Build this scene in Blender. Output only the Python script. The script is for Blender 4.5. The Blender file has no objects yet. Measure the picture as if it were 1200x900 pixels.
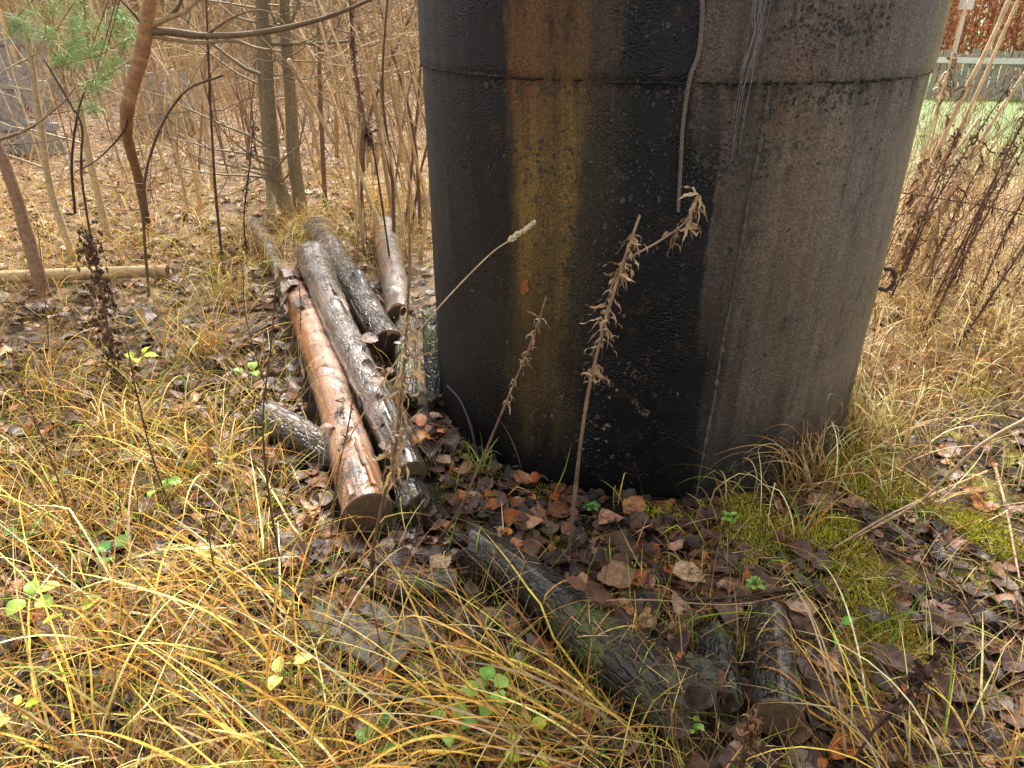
import bpy, math, random
import numpy as np
from mathutils import Vector, noise as mnoise

random.seed(7)
rng = np.random.default_rng(7)
R_ = math.radians
S = bpy.context.scene
COL = S.collection

# ------------------------------------------------------------ camera, sky, sun, exposure
FPX, PITCH, CAMH = 832.0, R_(27.8), 1.5
cam_d = bpy.data.cameras.new('camera')
cam = bpy.data.objects.new('camera', cam_d)
COL.objects.link(cam)
cam.location = (0, 0, CAMH)
cam.rotation_euler = (R_(90) - PITCH, 0, 0)
cam_d.sensor_width = 36
cam_d.lens = 36 * FPX / 1200
cam_d.clip_start = 0.02
cam_d.clip_end = 2000
S.camera = cam

SUN_EL, SUN_AZ = R_(46), R_(5)          # azimuth from +Y towards +X
w = bpy.data.worlds.new('World')
S.world = w
w.use_nodes = True
wn = w.node_tree.nodes
wl = w.node_tree.links
wn.clear()
sky_n = wn.new('ShaderNodeTexSky')
sky_n.sky_type = 'NISHITA'
sky_n.sun_disc = False
sky_n.sun_elevation = SUN_EL
sky_n.sun_rotation = SUN_AZ
sky_n.air_density = 1.0
sky_n.dust_density = 4.0
hs = wn.new('ShaderNodeHueSaturation')
hs.inputs['Saturation'].default_value = 0.22      # overcast: the sky is nearly grey
bg = wn.new('ShaderNodeBackground')
bg.inputs['Strength'].default_value = 0.10
wo = wn.new('ShaderNodeOutputWorld')
wl.new(sky_n.outputs[0], hs.inputs['Color'])
wt = wn.new('ShaderNodeMix')                 # high thin cloud: a slightly warm grey
wt.data_type = 'RGBA'
wt.blend_type = 'MULTIPLY'
wt.inputs[0].default_value = 1.0
wt.inputs[7].default_value = (1.0, 0.95, 0.87, 1)
wl.new(hs.outputs[0], wt.inputs[6])
wl.new(wt.outputs[2], bg.inputs['Color'])
wl.new(bg.outputs[0], wo.inputs['Surface'])
sun_d = bpy.data.lights.new('sun', 'SUN')
sun_d.energy = 2.2
sun_d.angle = R_(20)
sun_d.color = (1.0, 0.95, 0.87)
sun = bpy.data.objects.new('sun', sun_d)
COL.objects.link(sun)
sd = Vector((math.sin(SUN_AZ) * math.cos(SUN_EL), math.cos(SUN_AZ) * math.cos(SUN_EL), math.sin(SUN_EL)))
sun.rotation_euler = (-sd).to_track_quat('-Z', 'Y').to_euler()
S.view_settings.view_transform = 'Standard'
S.view_settings.look = 'None'
S.view_settings.exposure = 2.05
S.view_settings.gamma = 1.0
S.cycles.max_bounces = 6
S.cycles.transparent_max_bounces = 4

# ------------------------------------------------------------ helpers
CP, SP = math.cos(PITCH), math.sin(PITCH)
TAZ, TD, TR = R_(11.0), 2.92, 0.88
TX, TY = TD * math.sin(TAZ), TD * math.cos(TAZ)


def ray(u, v):
    a = (u - 600.0) / FPX
    b = (450.0 - v) / FPX
    return a, CP + b * SP, -SP + b * CP


def at(u, v, z=0.0):
    d = ray(u, v)
    t = (z - CAMH) / d[2]
    return np.array([d[0] * t, d[1] * t, z * np.ones_like(t) if hasattr(t, '__len__') else z]) if hasattr(t, '__len__') else np.array([d[0] * t, d[1] * t, z])


def pt(u, v, Y):
    d = ray(u, v)
    t = Y / d[1]
    return np.array([d[0] * t, Y, CAMH + d[2] * t])


def sm(a, b, x):
    t = np.clip((x - a) / (b - a), 0, 1)
    return t * t * (3 - 2 * t)


def hash2(ix, iy, k=0):
    h = (ix.astype(np.int64) * 374761393 + iy.astype(np.int64) * 668265263 + k * 974711) & 0xFFFFFFFF
    h = ((h ^ (h >> 13)) * 1274126177) & 0xFFFFFFFF
    return ((h ^ (h >> 16)) & 0xFFFF) / 65535.0


def vnoise(x, y, k=0):
    x = np.asarray(x, float)
    y = np.asarray(y, float)
    ix, iy = np.floor(x), np.floor(y)
    fx, fy = x - ix, y - iy
    fx = fx * fx * (3 - 2 * fx)
    fy = fy * fy * (3 - 2 * fy)
    ix = ix.astype(np.int64)
    iy = iy.astype(np.int64)
    a = hash2(ix, iy, k) * (1 - fx) + hash2(ix + 1, iy, k) * fx
    b = hash2(ix, iy + 1, k) * (1 - fx) + hash2(ix + 1, iy + 1, k) * fx
    return a * (1 - fy) + b * fy - 0.5


def gh(x, y):
    """height of the ground"""
    x = np.asarray(x, float)
    y = np.asarray(y, float)
    r = np.hypot(x - TX, y - TY)
    k = sm(TR, TR + 0.35, r)
    near = vnoise(x * 1.7 + 3, y * 1.7, 1) * 0.07 + vnoise(x * 6, y * 6, 2) * 0.025 + vnoise(x * 19, y * 19, 3) * 0.010
    far = vnoise(x * 0.25, y * 0.25, 4) * 0.25 * sm(5, 12, np.hypot(x, y))
    return near * (0.25 + 0.75 * k) + far - 0.006


def tag(o, label=None, cat=None, group=None, kind=None):
    if label:
        o['label'] = label
    if cat:
        o['category'] = cat
    if group:
        o['group'] = group
    if kind:
        o['kind'] = kind
    return o


def empty(name, loc, label, cat, group=None):
    o = bpy.data.objects.new(name, None)
    o.empty_display_size = 0.05
    COL.objects.link(o)
    o.location = tuple(float(q) for q in loc)
    return tag(o, label, cat, group)


class MB:
    """collects geometry, colours and uv, links it as ONE mesh object"""

    def __init__(self):
        self.v, self.f4, self.f3, self.c, self.uv = [], [], [], [], []
        self.n = 0

    def add(self, V, f4=None, f3=None, col=(1, 1, 1), uv=None):
        V = np.asarray(V, float).reshape(-1, 3)
        n = len(V)
        self.v.append(V)
        if f4 is not None and len(f4):
            self.f4.append(np.asarray(f4, np.int64).reshape(-1, 4) + self.n)
        if f3 is not None and len(f3):
            self.f3.append(np.asarray(f3, np.int64).reshape(-1, 3) + self.n)
        c = np.asarray(col, float)
        if c.ndim == 1:
            c = np.tile(c, (n, 1))
        self.c.append(c)
        self.uv.append(np.zeros((n, 2)) if uv is None else np.asarray(uv, float).reshape(-1, 2))
        self.n += n
        return self

    def mesh(self, name, mat, smooth=True, off=(0, 0, 0)):
        V = np.concatenate(self.v) - np.asarray(off, float)
        f4 = np.concatenate(self.f4) if self.f4 else np.zeros((0, 4), np.int64)
        f3 = np.concatenate(self.f3) if self.f3 else np.zeros((0, 3), np.int64)
        me = bpy.data.meshes.new(name)
        me.vertices.add(len(V))
        me.vertices.foreach_set('co', V.astype(np.float32).ravel())
        li = np.concatenate([f4.ravel(), f3.ravel()]).astype(np.int32)
        me.loops.add(len(li))
        me.loops.foreach_set('vertex_index', li)
        st = np.concatenate([np.arange(len(f4)) * 4, len(f4) * 4 + np.arange(len(f3)) * 3]).astype(np.int32)
        me.polygons.add(len(st))
        me.polygons.foreach_set('loop_start', st)
        me.polygons.foreach_set('use_smooth', np.full(len(st), smooth))
        me.update(calc_edges=True)
        ca = me.color_attributes.new('Col', 'FLOAT_COLOR', 'POINT')
        C4 = np.ones((len(V), 4), np.float32)
        C4[:, :3] = np.concatenate(self.c)
        ca.data.foreach_set('color', C4.ravel())
        ul = me.uv_layers.new(name='UVMap')
        ul.data.foreach_set('uv', np.concatenate(self.uv)[li].astype(np.float32).ravel())
        me.materials.append(mat)
        me.validate()
        return me

    def build(self, name, mat, parent=None, smooth=True, kind=None):
        off = np.zeros(3)
        p = parent
        while p is not None:
            off += np.array(p.location)
            p = p.parent
        o = bpy.data.objects.new(name, self.mesh(name, mat, smooth, off))
        COL.objects.link(o)
        if parent is not None:
            o.parent = parent
        if kind:
            o['kind'] = kind
        return o

    def thing(self, name, mat, base, label, cat, group=None, smooth=True, kind=None):
        o = bpy.data.objects.new(name, self.mesh(name, mat, smooth, base))
        COL.objects.link(o)
        o.location = tuple(float(q) for q in base)
        return tag(o, label, cat, group, kind)


def frames(P):
    P = np.asarray(P, float)
    T = np.gradient(P, axis=0)
    T /= np.linalg.norm(T, axis=1)[:, None] + 1e-12
    a = np.array([0, 0, 1.0]) if abs(T[:, 2]).mean() < 0.8 else np.array([1.0, 0, 0])
    N = np.cross(T, a)
    N /= np.linalg.norm(N, axis=1)[:, None] + 1e-12
    B = np.cross(T, N)
    return T, N, B


def spline(P, n):
    """Catmull-Rom through the points, n samples"""
    P = np.asarray(P, float)
    if len(P) == 2:
        t = np.linspace(0, 1, n)[:, None]
        return P[0] * (1 - t) + P[1] * t
    Q = np.vstack([2 * P[0] - P[1], P, 2 * P[-1] - P[-2]])
    out = []
    for t in np.linspace(0, len(P) - 1 - 1e-6, n):
        i = int(t)
        f = t - i
        p0, p1, p2, p3 = Q[i], Q[i + 1], Q[i + 2], Q[i + 3]
        out.append(0.5 * (2 * p1 + (p2 - p0) * f + (2 * p0 - 5 * p1 + 4 * p2 - p3) * f * f + (3 * p1 - p0 - 3 * p2 + p3) * f ** 3))
    return np.array(out)


def tube(mb, P, r, sides=6, col=(1, 1, 1), rough=0.0, seed=0, cap=True):
    P = np.asarray(P, float)
    n = len(P)
    r = np.broadcast_to(np.asarray(r, float), (n,)) if np.ndim(r) else np.full(n, float(r))
    T, N, B = frames(P)
    a = np.linspace(0, 2 * np.pi, sides, endpoint=False)
    L = np.concatenate([[0], np.cumsum(np.linalg.norm(np.diff(P, axis=0), axis=1))])
    rr = r[:, None] * np.ones(sides)[None]
    if rough:
        rr = rr * (1 + rough * 2 * vnoise(L[:, None] * 9 + seed * 7.3, np.cos(a)[None] * 1.7 + seed, seed) + rough * vnoise(L[:, None] * 31 + seed, np.sin(a)[None] * 4 + 3 * seed, seed + 5))
    V = P[:, None, :] + rr[..., None] * (np.cos(a)[None, :, None] * N[:, None, :] + np.sin(a)[None, :, None] * B[:, None, :])
    i = np.arange(n - 1)[:, None]
    j = np.arange(sides)[None]
    k = (j + 1) % sides
    f = np.stack([i * sides + j, i * sides + k, (i + 1) * sides + k, (i + 1) * sides + j], -1).reshape(-1, 4)
    V = V.reshape(-1, 3)
    uv = np.stack([np.broadcast_to(a / (2 * np.pi), (n, sides)), np.broadcast_to(L[:, None], (n, sides))], -1).reshape(-1, 2)
    c = np.asarray(col, float)
    if c.ndim == 2 and len(c) == n:
        c = np.repeat(c, sides, axis=0)
    f3 = []
    if cap:
        V = np.vstack([V, P[0], P[-1]])
        uv = np.vstack([uv, [0, 0], [0, 0]])
        if c.ndim == 2:
            c = np.vstack([c, c[0], c[-1]])
        jj = np.arange(sides)
        kk = (jj + 1) % sides
        f3 = np.concatenate([np.stack([kk, jj, np.full(sides, n * sides)], -1), np.stack([(n - 1) * sides + jj, (n - 1) * sides + kk, np.full(sides, n * sides + 1)], -1)])
    mb.add(V, f, f3, c, uv)
    return mb


# ------------------------------------------------------------ materials
def newmat(name):
    m = bpy.data.materials.new(name)
    m.use_nodes = True
    nt = m.node_tree
    nt.nodes.clear()
    out = nt.nodes.new('ShaderNodeOutputMaterial')
    b = nt.nodes.new('ShaderNodeBsdfPrincipled')
    nt.links.new(b.outputs[0], out.inputs[0])
    return m, nt, b, out


def N(nt, typ, **kw):
    n = nt.nodes.new(typ)
    for k, v in kw.items():
        if k in n.inputs.keys() if not hasattr(n, k) else False:
            n.inputs[k].default_value = v
        else:
            setattr(n, k, v)
    return n


def noise(nt, vec, scale, detail=4, rough=0.6, lac=2.0):
    n = nt.nodes.new('ShaderNodeTexNoise')
    n.inputs['Scale'].default_value = scale
    n.inputs['Detail'].default_value = detail
    n.inputs['Roughness'].default_value = rough
    if vec is not None:
        nt.links.new(vec, n.inputs['Vector'])
    return n.outputs[0]


def ramp(nt, fac, stops, interp='LINEAR'):
    n = nt.nodes.new('ShaderNodeValToRGB')
    cr = n.color_ramp
    cr.interpolation = interp
    while len(cr.elements) < len(stops):
        cr.elements.new(0.5)
    for e, (p, c) in zip(cr.elements, stops):
        e.position = p
        e.color = (c, c, c, 1) if not hasattr(c, '__len__') else (*c, 1)
    nt.links.new(fac, n.inputs[0])
    return n.outputs[0]


def mix(nt, fac, a, b, mode='MIX'):
    n = nt.nodes.new('ShaderNodeMix')
    n.data_type = 'RGBA'
    n.blend_type = mode
    for sock, val in ((n.inputs[0], fac), (n.inputs[6], a), (n.inputs[7], b)):
        if isinstance(val, (int, float)):
            sock.default_value = val
        elif isinstance(val, tuple):
            sock.default_value = (*val, 1)
        else:
            nt.links.new(val, sock)
    return n.outputs[2]


def math_(nt, op, a, b=None, c=None, clamp=False):
    n = nt.nodes.new('ShaderNodeMath')
    n.operation = op
    n.use_clamp = clamp
    for i, val in enumerate((a, b, c)):
        if val is None:
            continue
        if isinstance(val, (int, float)):
            n.inputs[i].default_value = val
        else:
            nt.links.new(val, n.inputs[i])
    return n.outputs[0]


def mapping(nt, vec, scale=(1, 1, 1), loc=(0, 0, 0)):
    n = nt.nodes.new('ShaderNodeMapping')
    n.inputs['Scale'].default_value = scale
    n.inputs['Location'].default_value = loc
    nt.links.new(vec, n.inputs['Vector'])
    return n.outputs[0]


def bump(nt, h, dist, strength=1.0, prev=None):
    n = nt.nodes.new('ShaderNodeBump')
    n.inputs['Strength'].default_value = strength
    n.inputs['Distance'].default_value = dist
    nt.links.new(h, n.inputs['Height'])
    if prev is not None:
        nt.links.new(prev, n.inputs['Normal'])
    return n.outputs[0]


def coord(nt, which='Object'):
    return nt.nodes.new('ShaderNodeTexCoord').outputs[which]


def wpos(nt):
    return nt.nodes.new('ShaderNodeNewGeometry').outputs['Position']


def colattr(nt):
    n = nt.nodes.new('ShaderNodeVertexColor')
    n.layer_name = 'Col'
    return n.outputs[0]


def lin(r, g, b):
    f = lambda q: (q / 255 / 12.92) if q / 255 < 0.04045 else ((q / 255 + 0.055) / 1.055) ** 2.4
    return (f(r), f(g), f(b))


def plant_mat(name, rough=0.5, trans=0.0, var=0.35, nscale=60, spec=0.4, bmp=0.0):
    m, nt, b, out = newmat(name)
    p = wpos(nt)
    c = colattr(nt)
    n = noise(nt, p, nscale, 3)
    k = ramp(nt, n, [(0.25, 1 - var), (0.75, 1 + var)])
    cc = mix(nt, 1.0, c, k, 'MULTIPLY')
    nt.links.new(cc, b.inputs['Base Color'])
    b.inputs['Roughness'].default_value = rough
    b.inputs['Specular IOR Level'].default_value = spec
    if bmp:
        nt.links.new(bump(nt, n, bmp), b.inputs['Normal'])
    if trans:
        t = nt.nodes.new('ShaderNodeBsdfTranslucent')
        nt.links.new(cc, t.inputs[0])
        mx = nt.nodes.new('ShaderNodeMixShader')
        mx.inputs[0].default_value = trans
        nt.links.new(b.outputs[0], mx.inputs[1])
        nt.links.new(t.outputs[0], mx.inputs[2])
        nt.links.new(mx.outputs[0], out.inputs[0])
    return m


def leaf_mat():
    m, nt, b, out = newmat('wet_leaf')
    c = colattr(nt)
    uv = nt.nodes.new('ShaderNodeUVMap').outputs[0]
    sx = nt.nodes.new('ShaderNodeSeparateXYZ')
    nt.links.new(uv, sx.inputs[0])
    ax = math_(nt, 'ABSOLUTE', sx.outputs[0])
    mid = ramp(nt, ax, [(0.0, 1.0), (0.07, 0.0)])
    ph = math_(nt, 'SUBTRACT', math_(nt, 'MULTIPLY', sx.outputs[1], 8.0), math_(nt, 'MULTIPLY', ax, 2.2))
    fr = math_(nt, 'FRACT', ph)
    side = ramp(nt, math_(nt, 'ABSOLUTE', math_(nt, 'SUBTRACT', fr, 0.5)), [(0.0, 0.75), (0.10, 0.0)])
    vein = math_(nt, 'MAXIMUM', mid, side)
    p = wpos(nt)
    n1 = noise(nt, p, 45, 4)
    n2 = noise(nt, p, 240, 3)
    cc = mix(nt, 1.0, c, ramp(nt, n1, [(0.3, 0.30), (0.7, 0.95)]), 'MULTIPLY')
    cc = mix(nt, math_(nt, 'MULTIPLY', vein, 0.3), cc, mix(nt, 0.55, cc, (0.45, 0.30, 0.2)))
    blot = ramp(nt, n2, [(0.60, 0.0), (0.72, 0.6)])
    cc = mix(nt, blot, cc, mix(nt, 1.0, cc, (0.25, 0.2, 0.18), 'MULTIPLY'))
    nt.links.new(cc, b.inputs['Base Color'])
    nt.links.new(ramp(nt, n1, [(0.3, 0.24), (0.7, 0.55)]), b.inputs['Roughness'])
    b.inputs['Specular IOR Level'].default_value = 0.3
    h = math_(nt, 'ADD', math_(nt, 'MULTIPLY', vein, -0.6), n2)
    nt.links.new(bump(nt, h, 0.0009), b.inputs['Normal'])
    return m


def ground_mat():
    m, nt, b, out = newmat('forest_soil')
    p = wpos(nt)
    n1 = noise(nt, p, 1.3, 5)
    n2 = noise(nt, p, 22, 6, 0.7)
    vo = nt.nodes.new('ShaderNodeTexVoronoi')
    vo.inputs['Scale'].default_value = 16
    nt.links.new(p, vo.inputs['Vector'])
    soil = ramp(nt, n2, [(0.3, (0.008, 0.006, 0.005)), (0.55, (0.02, 0.015, 0.011)), (0.75, (0.05, 0.036, 0.026))])
    sc = nt.nodes.new('ShaderNodeSeparateColor')
    nt.links.new(vo.outputs['Color'], sc.inputs[0])
    litter = ramp(nt, sc.outputs[0], [(0.0, (0.06, 0.035, 0.02)), (0.25, (0.17, 0.10, 0.06)), (0.6, (0.30, 0.19, 0.125)), (0.85, (0.40, 0.29, 0.2)), (1, (0.32, 0.22, 0.08))])
    litter = mix(nt, 1.0, litter, ramp(nt, n2, [(0.3, 0.45), (0.7, 1.3)]), 'MULTIPLY')
    sx = nt.nodes.new('ShaderNodeSeparateXYZ')
    nt.links.new(p, sx.inputs[0])
    # leaf litter over the far ground, too far to tell leaves apart
    farf = ramp(nt, math_(nt, 'DIVIDE', sx.outputs[1], 12.0, clamp=True), [(0.20, 0.0), (0.36, 0.95)])
    c = mix(nt, farf, soil, litter)
    # straw right of the tank
    strawn = noise(nt, mapping(nt, p, (1.0, 0.35, 1)), 28, 5)
    straw = ramp(nt, strawn, [(0.3, (0.14, 0.09, 0.04)), (0.5, (0.34, 0.24, 0.10)), (0.7, (0.52, 0.40, 0.2))])
    q = math_(nt, 'SUBTRACT', sx.outputs[0], math_(nt, 'MULTIPLY', sx.outputs[1], 0.36))
    right = math_(nt, 'MULTIPLY', ramp(nt, math_(nt, 'ADD', q, 0.1), [(0.1, 0.0), (0.5, 1.0)]), ramp(nt, math_(nt, 'DIVIDE', sx.outputs[1], 10.0, clamp=True), [(0.24, 0.0), (0.42, 0.9)]))
    c = mix(nt, right, c, straw)
    # mown grass of the yard far on the right
    lawn = ramp(nt, n2, [(0.25, (0.06, 0.10, 0.02)), (0.55, (0.12, 0.18, 0.035)), (0.75, (0.28, 0.24, 0.11))])
    lf = math_(nt, 'MULTIPLY', ramp(nt, q, [(0.3, 0.0), (0.9, 1.0)]), ramp(nt, math_(nt, 'DIVIDE', math_(nt, 'ADD', sx.outputs[1], math_(nt, 'MULTIPLY', math_(nt, 'SUBTRACT', n1, 0.5), 3.0)), 20.0, clamp=True), [(0.34, 0.0), (0.40, 1.0)]))
    c = mix(nt, lf, c, lawn)
    # moss
    mossn = noise(nt, p, 3.4, 5, 0.65)
    mq = ramp(nt, math_(nt, 'SUBTRACT', sx.outputs[0], 0.25), [(0.05, 0.25), (0.6, 1.0)])
    near = ramp(nt, math_(nt, 'DIVIDE', sx.outputs[1], 10.0, clamp=True), [(0.26, 1.0), (0.40, 0.0)])
    mf = math_(nt, 'MULTIPLY', math_(nt, 'MULTIPLY', ramp(nt, mossn, [(0.52, 0.0), (0.60, 1.0)]), mq), near)
    moss = ramp(nt, noise(nt, p, 90, 3), [(0.3, (0.10, 0.10, 0.015)), (0.7, (0.34, 0.32, 0.06))])
    c = mix(nt, mf, c, moss)
    nt.links.new(c, b.inputs['Base Color'])
    nt.links.new(ramp(nt, n2, [(0.35, 0.35), (0.65, 0.8)]), b.inputs['Roughness'])
    b.inputs['Specular IOR Level'].default_value = 0.15
    nt.links.new(bump(nt, n2, 0.02), b.inputs['Normal'])
    return m


def tank_mat():
    m, nt, b, out = newmat('tarred_steel')
    uv = nt.nodes.new('ShaderNodeUVMap').outputs[0]     # u = angle/160deg + .5, v = height in metres
    o = coord(nt)
    sx = nt.nodes.new('ShaderNodeSeparateXYZ')
    nt.links.new(uv, sx.inputs[0])
    st = mapping(nt, o, (1, 1, 0.06))
    w1 = noise(nt, st, 9, 5, 0.65)
    w2 = noise(nt, o, 6, 4)
    w3 = noise(nt, o, 28, 5, 0.7)
    du = math_(nt, 'ADD', math_(nt, 'MULTIPLY', math_(nt, 'SUBTRACT', w1, 0.5), 0.085), math_(nt, 'MULTIPLY', math_(nt, 'SUBTRACT', w3, 0.5), 0.03))
    u = math_(nt, 'ADD', sx.outputs[0], du)
    vz = math_(nt, 'ADD', sx.outputs[1], math_(nt, 'ADD', math_(nt, 'MULTIPLY', math_(nt, 'SUBTRACT', w2, 0.5), 0.3), math_(nt, 'MULTIPLY', math_(nt, 'SUBTRACT', w1, 0.5), 0.7)))

    def row(pts):
        return ramp(nt, u, [(0.5 + a / 160.0, lin(*c)) for a, c in pts])
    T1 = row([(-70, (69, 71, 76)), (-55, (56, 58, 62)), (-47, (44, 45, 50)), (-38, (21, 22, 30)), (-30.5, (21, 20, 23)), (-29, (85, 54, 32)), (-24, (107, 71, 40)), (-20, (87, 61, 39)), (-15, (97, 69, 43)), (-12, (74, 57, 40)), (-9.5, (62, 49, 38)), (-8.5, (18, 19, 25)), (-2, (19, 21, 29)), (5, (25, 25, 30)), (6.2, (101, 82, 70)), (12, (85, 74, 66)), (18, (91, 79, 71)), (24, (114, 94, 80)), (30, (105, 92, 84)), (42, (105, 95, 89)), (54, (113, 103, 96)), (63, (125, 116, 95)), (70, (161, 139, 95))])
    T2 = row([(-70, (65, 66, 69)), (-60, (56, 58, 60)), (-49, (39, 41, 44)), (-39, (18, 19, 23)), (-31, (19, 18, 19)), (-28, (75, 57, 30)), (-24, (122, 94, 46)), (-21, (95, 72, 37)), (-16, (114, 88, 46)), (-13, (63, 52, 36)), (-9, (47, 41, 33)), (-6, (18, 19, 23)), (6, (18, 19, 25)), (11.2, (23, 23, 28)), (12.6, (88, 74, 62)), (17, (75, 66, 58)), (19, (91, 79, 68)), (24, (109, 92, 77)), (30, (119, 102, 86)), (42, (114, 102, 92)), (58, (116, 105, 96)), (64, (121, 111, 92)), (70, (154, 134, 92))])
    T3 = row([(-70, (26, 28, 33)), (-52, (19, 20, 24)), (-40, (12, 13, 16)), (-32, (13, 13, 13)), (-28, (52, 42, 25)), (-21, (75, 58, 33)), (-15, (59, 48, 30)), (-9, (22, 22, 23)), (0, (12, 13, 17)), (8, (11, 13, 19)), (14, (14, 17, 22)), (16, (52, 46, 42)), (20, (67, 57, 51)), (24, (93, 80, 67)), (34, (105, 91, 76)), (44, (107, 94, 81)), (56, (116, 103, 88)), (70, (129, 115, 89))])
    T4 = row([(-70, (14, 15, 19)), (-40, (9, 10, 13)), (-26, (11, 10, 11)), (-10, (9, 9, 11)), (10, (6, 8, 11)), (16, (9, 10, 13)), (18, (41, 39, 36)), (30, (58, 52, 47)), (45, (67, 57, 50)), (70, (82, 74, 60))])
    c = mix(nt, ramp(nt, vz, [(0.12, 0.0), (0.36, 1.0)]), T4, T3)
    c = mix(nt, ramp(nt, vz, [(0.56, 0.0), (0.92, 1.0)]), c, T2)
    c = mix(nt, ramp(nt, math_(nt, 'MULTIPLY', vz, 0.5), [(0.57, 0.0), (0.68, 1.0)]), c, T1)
    # long run-down streaks
    s1 = noise(nt, mapping(nt, o, (1, 1, 0.035)), 34, 6, 0.7)
    c = mix(nt, 1.0, c, ramp(nt, s1, [(0.25, 0.66), (0.5, 1.0), (0.75, 1.35)]), 'MULTIPLY')
    # grainy weathering, rusty speckle and chips
    g1 = noise(nt, o, 130, 5, 0.75)
    c = mix(nt, 1.0, c, ramp(nt, g1, [(0.3, 0.42), (0.5, 0.95), (0.7, 1.9)]), 'MULTIPLY')
    rb = noise(nt, o, 17, 6, 0.72)
    rmask = math_(nt, 'MULTIPLY', ramp(nt, rb, [(0.56, 0.0), (0.70, 0.75)]), ramp(nt, sx.outputs[1], [(0.2, 0.1), (0.8, 1.0)]))
    c = mix(nt, rmask, c, mix(nt, 0.6, c, (0.11, 0.05, 0.022)))
    dk = noise(nt, mapping(nt, o, (1, 1, 0.5), (3, 1, 5)), 11, 7, 0.75)
    c = mix(nt, ramp(nt, dk, [(0.54, 0.0), (0.66, 0.75)]), c, mix(nt, 1.0, c, (0.30, 0.30, 0.34), 'MULTIPLY'))
    # rust bleeding down from the joint
    jn = noise(nt, mapping(nt, o, (1, 1, 0.02), (4, 4, 0)), 30, 3, 0.6)
    below = math_(nt, 'SUBTRACT', 1.332, sx.outputs[1])
    bl0 = math_(nt, 'MULTIPLY', ramp(nt, math_(nt, 'MULTIPLY', below, 4.0, clamp=True), [(0.0, 0.0), (0.03, 1.0), (0.15, 0.9), (0.75, 0.0)]), ramp(nt, jn, [(0.58, 0.0), (0.70, 0.75)]))
    c = mix(nt, bl0, c, (0.15, 0.055, 0.022))
    tarj = math_(nt, 'MULTIPLY', ramp(nt, math_(nt, 'MULTIPLY', below, 5.0, clamp=True), [(0.0, 0.9), (0.2, 0.5), (0.9, 0.0)]), ramp(nt, noise(nt, mapping(nt, o, (1, 1, 0.08), (1, 7, 0)), 20, 4, 0.6), [(0.5, 0.0), (0.58, 0.85)]))
    tarj = math_(nt, 'MULTIPLY', tarj, ramp(nt, below, [(0.0, 0.0), (0.002, 1.0)]))
    c = mix(nt, tarj, c, (0.012, 0.011, 0.012))
    # pale chips low down near the middle
    vo = nt.nodes.new('ShaderNodeTexVoronoi')
    vo.inputs['Scale'].default_value = 62
    nt.links.new(mapping(nt, o, (1, 1, 0.8)), vo.inputs['Vector'])
    chip = ramp(nt, noise(nt, mapping(nt, o, (1, 1, 0.8), (6, 3, 2)), 55, 6, 0.75), [(0.585, 0.0), (0.62, 1.0)])
    zone = math_(nt, 'MULTIPLY', ramp(nt, sx.outputs[0], [(0.34, 0.0), (0.40, 1.0), (0.50, 1.0), (0.56, 0.0)]), ramp(nt, sx.outputs[1], [(0.10, 0.0), (0.17, 1.0), (0.40, 1.0), (0.62, 0.1), (0.9, 0.0)]))
    zone = math_(nt, 'MULTIPLY', zone, ramp(nt, noise(nt, o, 8, 4), [(0.42, 0.0), (0.54, 1.0)]))
    c = mix(nt, math_(nt, 'MULTIPLY', chip, zone), c, (0.24, 0.185, 0.125))
    sp = ramp(nt, noise(nt, mapping(nt, o, (1, 1, 1), (9, 2, 4)), 150, 2, 0.5), [(0.71, 0.0), (0.75, 0.7)])
    c = mix(nt, sp, c, (0.26, 0.22, 0.18))
    c = mix(nt, 1.0, c, (0.90, 0.95, 1.05), 'MULTIPLY')
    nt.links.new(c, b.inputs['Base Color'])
    # the tar is glossier than the rusty coat
    blk = math_(nt, 'MULTIPLY', ramp(nt, sx.outputs[0], [(0.20, 0.25), (0.30, 1.0), (0.33, 0.3), (0.39, 0.3), (0.44, 1.0), (0.54, 1.0), (0.60, 0.0)]), 1.0)
    rg = math_(nt, 'SUBTRACT', ramp(nt, rb, [(0.3, 0.52), (0.7, 0.78)]), math_(nt, 'MULTIPLY', blk, 0.26))
    nt.links.new(rg, b.inputs['Roughness'])
    b.inputs['Specular IOR Level'].default_value = 0.26
    blis = nt.nodes.new('ShaderNodeTexVoronoi')
    blis.feature = 'SMOOTH_F1'
    blis.inputs['Scale'].default_value = 150
    nt.links.new(o, blis.inputs['Vector'])
    bl = math_(nt, 'MULTIPLY', math_(nt, 'SUBTRACT', 0.6, blis.outputs['Distance']), ramp(nt, noise(nt, o, 7, 3), [(0.48, 0.1), (0.60, 1.3)]))
    h = math_(nt, 'ADD', math_(nt, 'MULTIPLY', g1, 0.6), bl)
    n1 = bump(nt, h, 0.0035)
    n2 = bump(nt, dk, 0.005, 0.6, n1)
    nt.links.new(n2, b.inputs['Normal'])
    return m


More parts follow.
